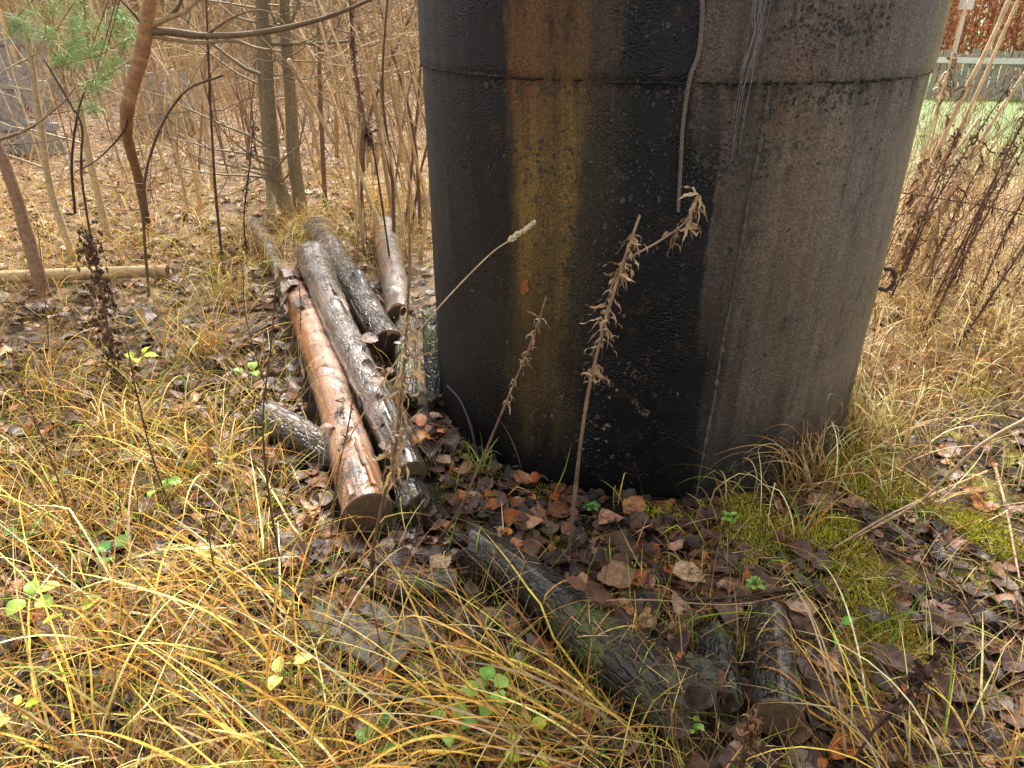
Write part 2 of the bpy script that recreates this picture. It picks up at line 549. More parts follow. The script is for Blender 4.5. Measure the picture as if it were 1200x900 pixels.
def wood_mat(name, pal, rough=(0.25, 0.6), grain=1.0, moss=0.0, crack=0.0, patch=None, coat=0.0, strip=None):
    """log surface: uv x = around, y = metres along"""
    m, nt, b, out = newmat(name)
    uv = nt.nodes.new('ShaderNodeUVMap').outputs[0]
    p = wpos(nt)
    o = coord(nt)
    # grain runs along the log: local x is its axis
    gr = noise(nt, mapping(nt, o, (2.2, 34, 34)), 1.0, 6, 0.65)
    n2 = noise(nt, o, 7, 5, 0.65)
    n3 = noise(nt, o, 60, 5, 0.7)
    c = ramp(nt, n2, [(0.28, pal[0]), (0.5, pal[1]), (0.72, pal[2])])
    c = mix(nt, 1.0, c, ramp(nt, gr, [(0.3, 1 - 0.55 * grain), (0.5, 1.0), (0.7, 1 + 0.4 * grain)]), 'MULTIPLY')
    c = mix(nt, ramp(nt, n3, [(0.6, 0.0), (0.75, 0.7)]), c, mix(nt, 1.0, c, (0.3, 0.25, 0.22), 'MULTIPLY'))
    hb = math_(nt, 'ADD', math_(nt, 'MULTIPLY', gr, 0.7), math_(nt, 'MULTIPLY', n3, 0.4))
    if patch:
        pn = ramp(nt, noise(nt, mapping(nt, o, (5, 11, 11), (2, 7, 1)), 1.0, 6, 0.7), [(patch[1], 0.0), (patch[1] + 0.02, 1.0)])
        c = mix(nt, pn, c, mix(nt, 1.0, patch[0], ramp(nt, n3, [(0.3, 0.5), (0.7, 1.4)]), 'MULTIPLY'))
        hb = math_(nt, 'ADD', hb, math_(nt, 'MULTIPLY', pn, 0.5))
    if strip:
        sn = ramp(nt, noise(nt, mapping(nt, o, (1.6, 12, 12), (5, 1, 8)), 1.0, 7, 0.72), [(strip[1], 0.0), (strip[1] + 0.035, 1.0)])
        c = mix(nt, sn, c, mix(nt, 1.0, strip[0], ramp(nt, gr, [(0.3, 0.5), (0.7, 1.5)]), 'MULTIPLY'))
        hb = math_(nt, 'ADD', hb, math_(nt, 'MULTIPLY', sn, 0.35))
    if crack:
        vo = nt.nodes.new('ShaderNodeTexVoronoi')
        vo.feature = 'DISTANCE_TO_EDGE'
        vo.inputs['Scale'].default_value = 1.0
        wv = nt.nodes.new('ShaderNodeVectorMath')
        wv.operation = 'ADD'
        nt.links.new(mapping(nt, o, (14, 44, 44)), wv.inputs[0])
        nz = nt.nodes.new('ShaderNodeTexNoise')
        nz.inputs['Scale'].default_value = 30
        nt.links.new(o, nz.inputs['Vector'])
        nt.links.new(nz.outputs['Color'], wv.inputs[1])
        nt.links.new(wv.outputs[0], vo.inputs['Vector'])
        ck = ramp(nt, vo.outputs['Distance'], [(0.0, 0.0), (0.16, 1.0)])
        c = mix(nt, crack, c, mix(nt, 1.0, c, ramp(nt, vo.outputs['Distance'], [(0.0, 0.15), (0.14, 1.1)]), 'MULTIPLY'))
        hb = math_(nt, 'ADD', hb, math_(nt, 'MULTIPLY', ck, 1.4 * crack))
    if moss:
        ge = nt.nodes.new('ShaderNodeSeparateXYZ')
        nt.links.new(p, ge.inputs[0])
        mm = ramp(nt, noise(nt, o, 9, 5, 0.7), [(0.62 - moss * 0.25, 0.0), (0.70 - moss * 0.2, 0.85)])
        mc = ramp(nt, noise(nt, o, 120, 3), [(0.3, (0.03, 0.04, 0.008)), (0.7, (0.12, 0.14, 0.025))])
        c = mix(nt, mm, c, mc)
        hb = math_(nt, 'ADD', hb, math_(nt, 'MULTIPLY', mm, 0.6))
    nt.links.new(c, b.inputs['Base Color'])
    nt.links.new(ramp(nt, n2, [(0.3, rough[0]), (0.7, rough[1])]), b.inputs['Roughness'])
    b.inputs['Specular IOR Level'].default_value = 0.55
    nt.links.new(bump(nt, hb, 0.006), b.inputs['Normal'])
    b.inputs['Coat Weight'].default_value = coat
    b.inputs['Coat Roughness'].default_value = 0.16
    return m


def end_mat(name, c0, c1, rings=150):
    m, nt, b, out = newmat(name)
    o = coord(nt)
    sx = nt.nodes.new('ShaderNodeSeparateXYZ')
    nt.links.new(o, sx.inputs[0])
    nz = noise(nt, o, 22, 4)
    y = math_(nt, 'ADD', sx.outputs[1], math_(nt, 'MULTIPLY', math_(nt, 'SUBTRACT', nz, 0.5), 0.035))
    rr = math_(nt, 'SQRT', math_(nt, 'ADD', math_(nt, 'MULTIPLY', y, y), math_(nt, 'MULTIPLY', sx.outputs[2], sx.outputs[2])))
    ring = math_(nt, 'SINE', math_(nt, 'MULTIPLY', rr, rings * 6.28))
    k = math_(nt, 'ADD', math_(nt, 'MULTIPLY', ring, 0.07), noise(nt, o, 60, 6, 0.7))
    c = ramp(nt, k, [(0.25, c0), (0.75, c1)])
    c = mix(nt, ramp(nt, noise(nt, o, 90, 4), [(0.45, 0.0), (0.7, 0.7)]), c, mix(nt, 1.0, c, (0.4, 0.38, 0.35), 'MULTIPLY'))
    nt.links.new(c, b.inputs['Base Color'])
    b.inputs['Roughness'].default_value = 0.6
    nt.links.new(bump(nt, k, 0.005), b.inputs['Normal'])
    return m


def plain_mat(name, col, rough=0.6, nscale=40, var=0.3, bmp=0.002, spec=0.4):
    m, nt, b, out = newmat(name)
    o = coord(nt)
    n = noise(nt, o, nscale, 5, 0.65)
    c = mix(nt, 1.0, col, ramp(nt, n, [(0.28, 1 - var), (0.72, 1 + var)]), 'MULTIPLY')
    nt.links.new(c, b.inputs['Base Color'])
    b.inputs['Roughness'].default_value = rough
    b.inputs['Specular IOR Level'].default_value = spec
    nt.links.new(bump(nt, n, bmp), b.inputs['Normal'])
    return m


M_GROUND = ground_mat()
M_TANK = tank_mat()
M_LEAF = leaf_mat()
M_GRASS = plant_mat('dry_grass', 0.7, 0.16, 0.4, 70, spec=0.2)
M_GREEN = plant_mat('green_leaf', 0.4, 0.3, 0.2, 50)
M_STALK = plant_mat('dry_stalk', 0.6, 0.0, 0.35, 90, bmp=0.002)
M_CURL = plant_mat('dry_weed_leaf', 0.6, 0.15, 0.35, 60)
M_BARK = plant_mat('sapling_bark', 0.65, 0.0, 0.38, 45, bmp=0.004)
M_MOSS = plant_mat('moss', 0.8, 0.1, 0.4, 120)
M_NEEDLE = plant_mat('pine_needle', 0.5, 0.15, 0.3, 40)
M_SEAM = plain_mat('weld_bead', (0.012, 0.011, 0.012), 0.55, 90, 0.6, 0.004)
M_SEAM2 = plain_mat('weld_bead_brown', (0.085, 0.07, 0.058), 0.6, 90, 0.6, 0.004)
M_FLAKE = plain_mat('tar_flake', (0.030, 0.026, 0.024), 0.5, 60, 0.6, 0.002, 0.5)
M_ROPE = plain_mat('old_rope', (0.17, 0.14, 0.118), 0.8, 200, 0.5, 0.003)
M_FIBRE = plain_mat('frayed_fibre', (0.36, 0.33, 0.34), 0.5, 80, 0.3, 0.001)
M_WIRE = plain_mat('old_wire', (0.03, 0.026, 0.024), 0.5, 60, 0.5, 0.001)
M_IRON = plain_mat('rusty_iron', (0.075, 0.05, 0.038), 0.6, 60, 0.5, 0.002)
M_PLANK = plain_mat('rotting_plank', (0.10, 0.09, 0.075), 0.6, 30, 0.6, 0.004)
M_BOARD = plain_mat('grey_board', (0.32, 0.30, 0.27), 0.7, 18, 0.45, 0.004)

# ------------------------------------------------------------ ground: one sheet to the horizon
rings = np.concatenate([[0.0], np.geomspace(0.25, 12, 230), np.geomspace(12.5, 900, 60)])
na = 300
ang = np.linspace(0, 2 * np.pi, na, endpoint=False)
GX = rings[:, None] * np.sin(ang)[None]
GY = rings[:, None] * np.cos(ang)[None]
GV = np.stack([GX, GY, gh(GX, GY)], -1).reshape(-1, 3)
i = np.arange(len(rings) - 1)[:, None]
j = np.arange(na)[None]
k = (j + 1) % na
gb = MB().add(GV, np.stack([i * na + j, (i + 1) * na + j, (i + 1) * na + k, i * na + k], -1).reshape(-1, 4))
g_ = gb.build('ground', M_GROUND)
tag(g_, 'dark wet soil with moss and leaf litter around the tank', 'ground', None, 'structure')

# ------------------------------------------------------------ steel tank
TH = 1.95
tank = empty('steel_tank', (TX, TY, 0), 'large rusty steel tank streaked with black tar and ochre standing in the dead grass', 'tank')
axr = np.array([math.cos(TAZ), -math.sin(TAZ)])      # right as seen from the path
axf = np.array([-math.sin(TAZ), -math.cos(TAZ)])     # towards the path


def tpt(th, z, off=0.0):
    th = np.radians(np.asarray(th, float))
    r = TR + off
    z = np.broadcast_to(np.asarray(z, float), th.shape)
    return np.stack([TX + r * (np.sin(th) * axr[0] + np.cos(th) * axf[0]), TY + r * (np.sin(th) * axr[1] + np.cos(th) * axf[1]), z], -1)


SEAMZ = 1.332
th = np.linspace(-180, 180, 361)
zz = np.linspace(-0.12, TH, 130)
A, Z = np.meshgrid(th, zz)
dent = vnoise(A / 22.0, Z * 1.6, 11) * 0.012 + vnoise(A / 7.0, Z * 5, 12) * 0.003 + np.where(Z > SEAMZ, 0.008, 0.0)
TV = tpt(A, Z, 0) + 0
rad = np.stack([TV[..., 0] - TX, TV[..., 1] - TY, 0 * Z], -1) / TR
TV = TV + rad * dent[..., None]
nt_ = len(th)
i = np.arange(len(zz) - 1)[:, None]
j = np.arange(nt_ - 1)[None]
f = np.stack([i * nt_ + j, i * nt_ + j + 1, (i + 1) * nt_ + j + 1, (i + 1) * nt_ + j], -1).reshape(-1, 4)
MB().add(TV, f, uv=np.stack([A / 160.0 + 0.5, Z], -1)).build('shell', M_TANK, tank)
lid = MB()
ca = np.radians(np.linspace(0, 360, 72, endpoint=False))
ring = lambda r, z: np.stack([TX + r * np.sin(ca), TY + r * np.cos(ca), np.full(72, z)], -1)
LV = np.vstack([ring(TR + 0.03, TH - 0.03), ring(TR + 0.03, TH + 0.012), ring(TR - 0.05, TH + 0.02), [[TX, TY, TH + 0.12]]])
q = np.arange(72)
q2 = (q + 1) % 72
lid.add(LV, np.concatenate([np.stack([q, q + 72, q2 + 72, q2], -1), np.stack([q + 72, q + 144, q2 + 144, q2 + 72], -1)]), np.stack([q + 144, np.full(72, 216), q2 + 144], -1))
lid.build('lid', M_IRON, tank)


def bead(th0, th1, z0, z1, r, n, mat, seed):
    a = np.linspace(th0, th1, n)
    z = np.linspace(z0, z1, n)
    z = z + (vnoise(a * 0.8 + seed, z * 9, seed) * 0.005 if th1 - th0 > 20 else 0)
    a = a + (vnoise(a * 3, z * 8 + seed, seed) * 0.5 if th1 - th0 < 20 else 0)
    off = vnoise(a / 22.0, z * 1.6, 11) * 0.012 + vnoise(a / 7.0, z * 5, 12) * 0.003 + 0.001
    P = tpt(a, z) + 0
    rad = np.stack([P[:, 0] - TX, P[:, 1] - TY, 0 * z], -1) / TR
    P = P + rad * off[:, None]
    rr = r * (1 + 1.3 * vnoise(a * 1.7, z * 60 + seed, seed + 3))
    b = MB()
    tube(b, P, rr, 6, rough=0.3, seed=seed)
    return b.build('weld_seam', mat, tank)


bead(-180, 180, SEAMZ, SEAMZ, 0.0050, 900, M_SEAM, 21)
bead(16.4, 18.4, 0.0, SEAMZ - 0.008, 0.0050, 200, M_SEAM2, 22)
bead(-161.4, -160.4, SEAMZ + 0.008, TH - 0.04, 0.0036, 120, M_SEAM2, 23)
# lifted tar and paint flakes: small curled scabs standing proud of the shell
fl = MB()
cl = [(23, 1.46, 4, .04, 110), (31, 1.46, 4, .035, 130), (11, 1.13, 3, .035, 170), (36, 1.2, 12, .1, 60), (-6, 1.10, 6, .06, 110), (-9, .93, 7, .05, 110), (19, 1.14, .8, .04, 40), (-24, 1.12, 5, .04, 70), (26, 1.30, 10, .02, 70), (-50, 1.05, 6, .08, 60), (-4, 1.48, 5, .05, 60), (5, 1.30, 30, .015, 170), (-5, .55, 24, .3, 110), (40, .9, 20, .3, 10), (-45, .6, 10, .25, 60), (10, 1.22, 8, .04, 90), (-14, .8, 8, .1, 60)]
for a0, z0, sa, sz, n in cl:
    for _ in range(n):
        a, z = random.gauss(a0, sa), random.gauss(z0, sz)
        if z < 0.03 or z > 3:
            continue
        s = random.uniform(0.0015, 0.0055) * (1.8 if random.random() < .12 else 1)
        c0 = tpt(np.array(a), z)
        nrm = np.array([c0[0] - TX, c0[1] - TY, 0]) / TR
        tan = np.array([-nrm[1], nrm[0], 0])
        up = np.array([0, 0, 1.0])
        m_ = 6
        tt = np.linspace(0, 2 * np.pi, m_, endpoint=False) + random.random()
        rr = s * np.array([random.uniform(.55, 1.25) for _ in range(m_)])
        base = vnoise(np.array(a / 22.0), np.array(z * 1.6), 11) * 0.012 + (0.008 if z > SEAMZ else 0)
        lift = np.array([max(0.0003, random.gauss(0.0015, 0.0022)) for _ in range(m_)]) + base
        Vc = c0 + nrm * (base + 0.0022)
        V = c0 + tan * (rr * np.cos(tt))[:, None] + up * (rr * np.sin(tt))[:, None] * 1.2 + nrm * lift[:, None]
        fl.add(np.vstack([V, Vc]), None, [[q, (q + 1) % m_, m_] for q in range(m_)])
fl.build('tar_flake', M_FLAKE, tank, smooth=False, kind='stuff')
# iron ring on the far side, just showing past the right edge
b = MB()
hp = tpt(np.array(81.0), 0.60, 0.02)
tt = np.linspace(-2.2, 2.2, 18)
rd = np.array([hp[0] - TX, hp[1] - TY, 0])
rd /= np.linalg.norm(rd)
tube(b, [hp + rd * (0.012 + 0.028 * math.cos(q)) + np.array([0, 0, 0.042 * math.sin(q)]) for q in tt], 0.009, 8)
b.build('lifting_ring', M_IRON, tank)

# rope, frayed fibre
b = MB()
rp = spline([tpt(np.array(4.3), 1.9, 0.02), tpt(np.array(4.6), 1.62, 0.022), tpt(np.array(5.4), 1.47, 0.02), tpt(np.array(5.4), 1.40, 0.02), tpt(np.array(4.5), 1.345, 0.022), tpt(np.array(4.2), 1.24, 0.014), tpt(np.array(4.6), 1.12, 0.012), tpt(np.array(5.0), 1.0, 0.012)], 220)
T, Nn, Bb = frames(rp)
for ph in (0, 2.09, 4.19):
    t = np.arange(220) * 0.62 + ph
    sc_ = np.linspace(1.0, 0.75, 220)[:, None]
    tube(b, rp + (np.cos(t)[:, None] * Nn + np.sin(t)[:, None] * Bb) * 0.0034 * sc_, 0.0046 * sc_[:, 0] * .8, 5)
b.thing('rope', M_ROPE, rp[-1], 'frayed brown rope hanging down the front of the steel tank', 'rope')
b = MB()
for q in range(16):
    a = 14.6 + random.gauss(0, .6)
    zs = [1.8, 1.52 + random.gauss(0, .02), 1.45, 1.36, 1.24 + random.gauss(0, .05)]
    if random.random() < .4:
        zs = zs[:4]
    P = spline([tpt(np.array(a + random.gauss(0, .35) + (0.5 if n == 2 else 0) - 0.3 * n), z, 0.012 + random.random() * .012) for n, z in enumerate(zs)], 22)
    tube(b, P, 0.00055, 3)
b.thing('fibre_tuft', M_FIBRE, tpt(np.array(13.5), 1.2, .01), 'pale shredded strands of twine dangling on the tank right of the rope', 'twine')

# ------------------------------------------------------------ logs
W_ORANGE = wood_mat('stripped_pine', (lin(104, 74, 56), lin(146, 108, 84), lin(190, 152, 128)), (0.14, 0.34), 0.9, patch=((0.07, 0.046, 0.036), 0.56), coat=0.9, strip=((0.36, 0.145, 0.05), 0.54))
W_GREY = wood_mat('grey_bark_wood', (lin(54, 46, 42), lin(88, 76, 69), lin(134, 122, 114)), (0.18, 0.42), 0.9, crack=0.3, patch=((0.035, 0.028, 0.025), 0.52), coat=0.8, strip=((0.20, 0.115, 0.07), 0.60))
W_BARK = wood_mat('dark_cracked_bark', (lin(46, 40, 37), lin(72, 63, 58), lin(100, 90, 84)), (0.2, 0.5), 0.7, crack=0.85, coat=0.6)
W_BLACK = wood_mat('charred_wood', (lin(26, 25, 26), lin(44, 42, 42), lin(72, 70, 70)), (0.28, 0.6), 0.9, crack=0.9, moss=0.06, coat=0.5)
W_MOSSY = wood_mat('mossy_rotten_wood', (lin(28, 26, 23), lin(44, 40, 36), lin(66, 60, 54)), (0.3, 0.65), 0.8, crack=0.6, moss=0.62)
W_PALE = wood_mat('pale_dry_wood', (lin(150, 125, 90), lin(185, 158, 118), lin(205, 182, 145)), (0.5, 0.8), 0.6)
W_RUST = wood_mat('grey_orange_wood', (lin(92, 70, 56), lin(104, 92, 84), lin(128, 121, 117)), (0.22, 0.5), 0.9, patch=((0.05, 0.04, 0.036), 0.60), coat=0.7, strip=((0.30, 0.13, 0.055), 0.58))
W_SMALL = wood_mat('wet_orange_grey_wood', (lin(52, 48, 44), lin(78, 70, 62), lin(110, 98, 88)), (0.2, 0.5), 0.9, crack=0.4, moss=0.2, coat=0.6, strip=((0.34, 0.14, 0.05), 0.55))
E_DARK = end_mat('cut_end_dark', lin(62, 48, 36), lin(112, 88, 62))
E_ORANGE = end_mat('cut_end_orange', lin(120, 70, 40), lin(196, 130, 80))
E_BLACK = end_mat('cut_end_charred', lin(34, 30, 28), lin(92, 72, 54))

LOGS = []


def make_log(A, B, r0, r1, mat, emat, label, seed, sides=26, bow=0.0, rough=0.06, extra=None, flat_end=True, taper=None, broken=0.0, name='log'):
    """A = far end, B = near end; local x runs along the log"""
    A, B = np.array(A, float), np.array(B, float)
    L = np.linalg.norm(B - A)
    ex = (B - A) / L
    ey = np.cross([0, 0, 1.0], ex)
    ey /= np.linalg.norm(ey)
    ez = np.cross(ex, ey)
    LOGS.append((A, B, max(r0, r1)))
    root = empty(name, B, label, 'log')
    rot = np.stack([ex, ey, ez], 1)
    from mathutils import Matrix
    root.rotation_euler = Matrix(rot.tolist()).to_euler()
    n = max(14, int(L / 0.018))
    t = np.linspace(0, 1, n)
    a = np.linspace(0, 2 * np.pi, sides, endpoint=False)
    r = r0 * (1 - t) + r1 * t
    if taper is not None:
        r = r * taper(t)
    X = (t - 1) * L
    ca_, sa_ = np.cos(a), np.sin(a)
    f1 = vnoise(X[:, None] * 4 + seed * 3.1, ca_[None] * 1.2 + seed, seed) + vnoise(X[:, None] * 4 + seed, sa_[None] * 1.2 + 9, seed + 1)
    f2 = vnoise(X[:, None] * 16 + seed, ca_[None] * 3.5, seed + 2) + vnoise(X[:, None] * 16, sa_[None] * 3.5 + 5, seed + 3)
    f3_ = vnoise(X[:, None] * 10 + seed, a[None] * 9 / 6.28 * 2, seed + 4)
    rr = r[:, None] * (1 + rough * (1.2 * f1 + 0.6 * f2 + 0.35 * f3_))
    if extra is not None:
        for xk, ak, amp, w_ in extra:             # knots and branch stubs
            d2 = ((X[:, None] + L * (1 - xk)) / w_) ** 2 + ((np.angle(np.exp(1j * (a[None] - ak))) * r[:, None]) / w_) ** 2
            rr = rr + amp * np.exp(-d2 * 2)
    cy = bow * np.sin(np.pi * t)
    XX = X[:, None] + 0 * rr
    if broken:
        for e, sgn in ((0, -1), (n - 1, 1)):
            XX[e] = XX[e] + broken * (vnoise(np.cos(a) * 4 + seed, np.sin(a) * 4 + sgn, seed + 8))
    V = np.stack([XX, cy[:, None] + rr * ca_[None], rr * sa_[None]], -1).reshape(-1, 3)
    i = np.arange(n - 1)[:, None]
    j = np.arange(sides)[None]
    k = (j + 1) % sides
    f = np.stack([i * sides + j, i * sides + k, (i + 1) * sides + k, (i + 1) * sides + j], -1).reshape(-1, 4)
    uv = np.stack([np.broadcast_to(a / 6.2832, (n, sides)), np.broadcast_to(X[:, None], (n, sides))], -1)
    o = bpy.data.objects.new('trunk', MB().add(V, f, uv=uv).mesh('trunk', mat))
    COL.objects.link(o)
    o.parent = root
    # ends, each a face with a bevelled rim
    for e, sgn in ((0, -1), (n - 1, 1)):
        rim = V.reshape(n, sides, 3)[e]
        inner = rim.copy()
        inner[:, 1:] = np.array([cy[e], 0]) + (rim[:, 1:] - np.array([cy[e], 0])) * 0.93
        inner[:, 0] += sgn * 0.005
        mid = inner.copy()
        mid[:, 1:] = np.array([cy[e], 0]) + (rim[:, 1:] - np.array([cy[e], 0])) * 0.5
        mid[:, 0] += sgn * 0.002 + broken * 0.5 * vnoise(np.cos(a) * 3, np.sin(a) * 3 + seed, seed)
        VV = np.vstack([rim, inner, mid, [[X[e] + sgn * 0.006, cy[e], 0]]])
        jj = np.arange(sides)
        kk = (jj + 1) % sides
        q4 = np.concatenate([np.stack([jj, kk, kk + sides, jj + sides], -1), np.stack([jj + sides, kk + sides, kk + 2 * sides, jj + 2 * sides], -1)])
        t3 = np.stack([jj + 2 * sides, kk + 2 * sides, np.full(sides, 3 * sides)], -1)
        if sgn < 0:
            q4, t3 = q4[:, ::-1], t3[:, ::-1]
        oo = bpy.data.objects.new('cut_end', MB().add(VV, q4, t3).mesh('cut_end', emat, False))
        COL.objects.link(oo)
        oo.parent = root
    root['axis_len'] = L
    del root['axis_len']
    return root, rot, L


def bark_strip(root, x0, x1, a0, r, wid, mat, seed, lift=0.006, n=16):
    """a loose curl of bark on a log, in the log's own axes"""
    x1 = min(x1, -.015)
    t = np.linspace(0, 1, n)
    X = x0 + (x1 - x0) * t
    b = MB()
    rows = []
    for s_, l_ in ((-1, .55), (-.4, .15), (.4, .15), (1, .7)):
        aa = a0 + s_ * wid / r * 0.5 * (1 + 0.4 * vnoise(X * 40 + seed, X * 0 + s_, seed))
        rr = r + 0.002 + lift * l_ * (1 + vnoise(X * 35 + seed, X * 0 + s_ * 3, seed + 2)) + lift * 0.9 * t ** 4
        rows.append(np.stack([X, rr * np.cos(aa), rr * np.sin(aa)], -1))
    V = np.stack(rows, 1).reshape(-1, 3)
    i = np.arange(n - 1)[:, None]
    j = np.arange(3)[None]
    f = np.stack([i * 4 + j, i * 4 + j + 1, (i + 1) * 4 + j + 1, (i + 1) * 4 + j], -1).reshape(-1, 4)
    o = bpy.data.objects.new('bark_strip', b.add(V, f).mesh('bark_strip', mat))
    COL.objects.link(o)
    o.parent = root
    return o


M_BSTRIP = plain_mat('loose_bark', (0.20, 0.125, 0.09), 0.55, 50, 0.5, 0.003)
M_BSTRIP2 = plain_mat('loose_grey_bark', (0.24, 0.2, 0.175), 0.55, 50, 0.5, 0.003)
M_DARKB = plain_mat('loose_dark_bark', (0.045, 0.035, 0.03), 0.5, 50, 0.5, 0.003)
M_ORANGE = plain_mat('inner_bark', (0.30, 0.115, 0.035), 0.4, 40, 0.4, 0.003)
PI = math.pi
lg, _, L1 = make_log(at(338, 322, .085), at(432, 602, .09), .079, .078, W_ORANGE, E_DARK, 'long orange debarked pine log with a brown cut end, leftmost of the log pile', 31, bow=0.02, rough=0.06, extra=[(.62, 1.9, .016, .03), (.27, .9, .012, .03)])
for q in range(8):
    x = -random.uniform(0.05, L1 - .05)
    bark_strip(lg, x, x + random.uniform(.12, .34), random.uniform(-.2, 3.4), .078, random.uniform(.012, .028), random.choice([M_BSTRIP, M_ORANGE, M_BSTRIP2, M_BSTRIP]), 40 + q, random.uniform(.003, .012))
for q in range(14):
    x = -L1 + random.uniform(0.0, .7)
    bark_strip(lg, x, x + random.uniform(.08, .24), random.uniform(.2, 2.9), .077, random.uniform(.02, .05), random.choice([M_BSTRIP2, M_BSTRIP, M_DARKB]), 90 + q, .016)
lg, _, L2 = make_log(at(366, 300, .19), at(483, 556, .09), .092, .058, W_GREY, E_DARK, 'grey weathered log lying second from the left on the log pile, black knot on top', 32, bow=-0.022, rough=0.075, extra=[(.40, 1.55, .018, .03), (.62, 1.0, .014, .03)])
for q in range(16):
    x = -random.uniform(0.05, L2 - .3)
    bark_strip(lg, x, x + random.uniform(.1, .3), random.uniform(.2, 3), .066 + .02 * (-x / L2), random.uniform(.012, .026), random.choice([M_BSTRIP2, M_DARKB, M_DARKB]), 120 + q, .007)
make_log(at(372, 268, .10), at(455, 402, .07), .095, .07, W_BARK, E_BLACK, 'dark log with cracked scaly bark behind the grey log', 33, rough=0.08)
lg, _, L4 = make_log(at(450, 266, .10), at(470, 372, .08), .085, .075, W_RUST, E_DARK, 'short grey and orange log standing nearest the left side of the tank', 34, rough=0.06, extra=[(.85, 2.2, .02, .05)])
make_log(at(474, 376, .05), at(478, 470, .03), .06, .045, W_MOSSY, E_BLACK, 'half buried rotten log under leaves between the pile and the tank', 35, rough=0.12, broken=.05)
make_log(at(312, 488, .06), at(402, 540, .025), .066, .06, W_BARK, E_BLACK, 'short dark wet log tucked under the left side of the orange log', 36, rough=0.07)
make_log(at(452, 505, .035), at(489, 598, .05), .055, .062, W_BLACK, E_BLACK, 'blackened rotten log end under the grey log', 37, rough=0.12, broken=.06)
make_log(at(532, 682, .045), at(456, 684, .065), .038, .046, W_SMALL, E_ORANGE, 'small broken log piece with an orange end lying in leaves in front of the pile', 38, rough=0.08)
make_log(at(558, 640, .08), at(676, 722, .09), .058, .064, W_BLACK, E_BLACK, 'charred black log lying diagonally in front of the tank', 39, rough=0.10, broken=.05, bow=.01)
make_log(at(655, 706, .085), at(806, 832, .085), .064, .080, W_MOSSY, E_BLACK, 'thick mossy log end lying behind the foreground grass', 40, rough=0.10, broken=.06, bow=-.012)
make_log(at(900, 722, .04), at(913, 842, .06), .052, .060, W_BLACK, E_DARK, 'short charred log with a brown cut end pointing at the viewer', 41, rough=0.07)
make_log(at(-70, 328, .05), at(196, 317, .05), .042, .036, W_PALE, E_DARK, 'pale fallen pole lying across the leaf litter at the far left', 42, rough=0.05)
make_log(at(836, 752, .0), at(846, 832, .02), .055, .05, W_MOSSY, E_BLACK, 'rotten mossy stub standing between the two dark log ends', 43, rough=0.2, broken=.08)
make_log(at(420, 322, .16), at(446, 395, .05), .035, .03, W_BLACK, E_BLACK, 'thin black broken log wedged behind the grey log', 44, rough=0.15, broken=.06)
make_log(at(505, 370, .28), at(512, 470, .02), .035, .045, W_MOSSY, E_BLACK, 'green mossy post stub leaning on the left edge of the tank', 45, rough=0.15, broken=.05)
make_log(at(300, 262, .1), at(352, 372, .05), .05, .045, W_GREY, E_DARK, 'thin grey log lying behind the orange log', 46, rough=0.1)


def slab(u0, v0, u1, v1, wid, th_, label, seed, tilt=0.0, mat=None):
    A, B = at(u0, v0, 0.02), at(u1, v1, 0.02)
    A[2] += gh(A[0], A[1])
    B[2] += gh(B[0], B[1])
    d = B - A
    L = np.linalg.norm(d)
    d /= L
    s_ = np.cross([0, 0, 1], d)
    s_ /= np.linalg.norm(s_)
    up = np.cross(d, s_)
    root = empty('weathered_plank', A, label, 'plank', 'planks rotting into the ground')
    b = MB()
    n, m_ = 24, 15
    t = np.linspace(0, 1, n)
    w_ = np.linspace(-.5, .5, m_)
    top = []
    for ti in t:
        for wi in w_:
            g = 0.0016 * math.cos(wi * 50 + math.sin(ti * 3 + seed)) + 0.004 * vnoise(np.array(ti * 9.0), np.array(wi * 4 + seed), seed)
            e = 0.02 * vnoise(np.array(wi * 12.0), np.array(seed + (3 if ti > .5 else 0)), seed) * (1 if ti in (0, 1) else 0)
            top.append(A + d * (ti * L + e) + s_ * wi * wid + up * (th_ + g + tilt * wi))
    top = np.array(top)
    bot = top - up * th_
    i = np.arange(n - 1)[:, None]
    j = np.arange(m_ - 1)[None]
    ft = np.stack([i * m_ + j, (i + 1) * m_ + j, (i + 1) * m_ + j + 1, i * m_ + j + 1], -1).reshape(-1, 4)
    o_ = n * m_
    ed = list(range(m_)) + [q * m_ + m_ - 1 for q in range(1, n)] + [(n - 1) * m_ + q for q in range(m_ - 2, -1, -1)] + [q * m_ for q in range(n - 2, 0, -1)]
    fs = [[ed[q], ed[(q + 1) % len(ed)], ed[(q + 1) % len(ed)] + o_, ed[q] + o_] for q in range(len(ed))]
    b.add(np.vstack([top, bot]), np.vstack([ft, ft[:, ::-1] + o_, fs]))
    b.build('board', mat or M_PLANK, root)


slab(365, 722, 470, 782, .10, .02, 'grey grooved plank half buried in the grass in front of the log pile', 3, .01)
slab(428, 712, 505, 760, .06, .015, 'narrow grey plank strip lying behind the wider grooved plank', 5, -.01)
slab(790, 808, 830, 820, .08, .09, 'square mossy block of timber at the near end of the mossy log', 9, .0, W_MOSSY)

# wires at the foot of the tank
for pts, lab in (([(524, 452, .16), (540, 470, .15), (552, 500, .10), (558, 528, .03), (566, 545, .0)], 'brown bent wire sticking up at the left foot of the tank'),
                 ([(600, 548, .01), (625, 543, .03), (645, 541, .04), (652, 552, .03), (646, 566, .0)], 'grey looped cable lying at the foot of the tank front')):
    b = MB()
    P = spline([at(u, v, z) for u, v, z in pts], 36)
    tube(b, P, 0.006, 7, rough=.1, seed=3)
    b.thing('wire', M_WIRE, P[-1], lab, 'wire')


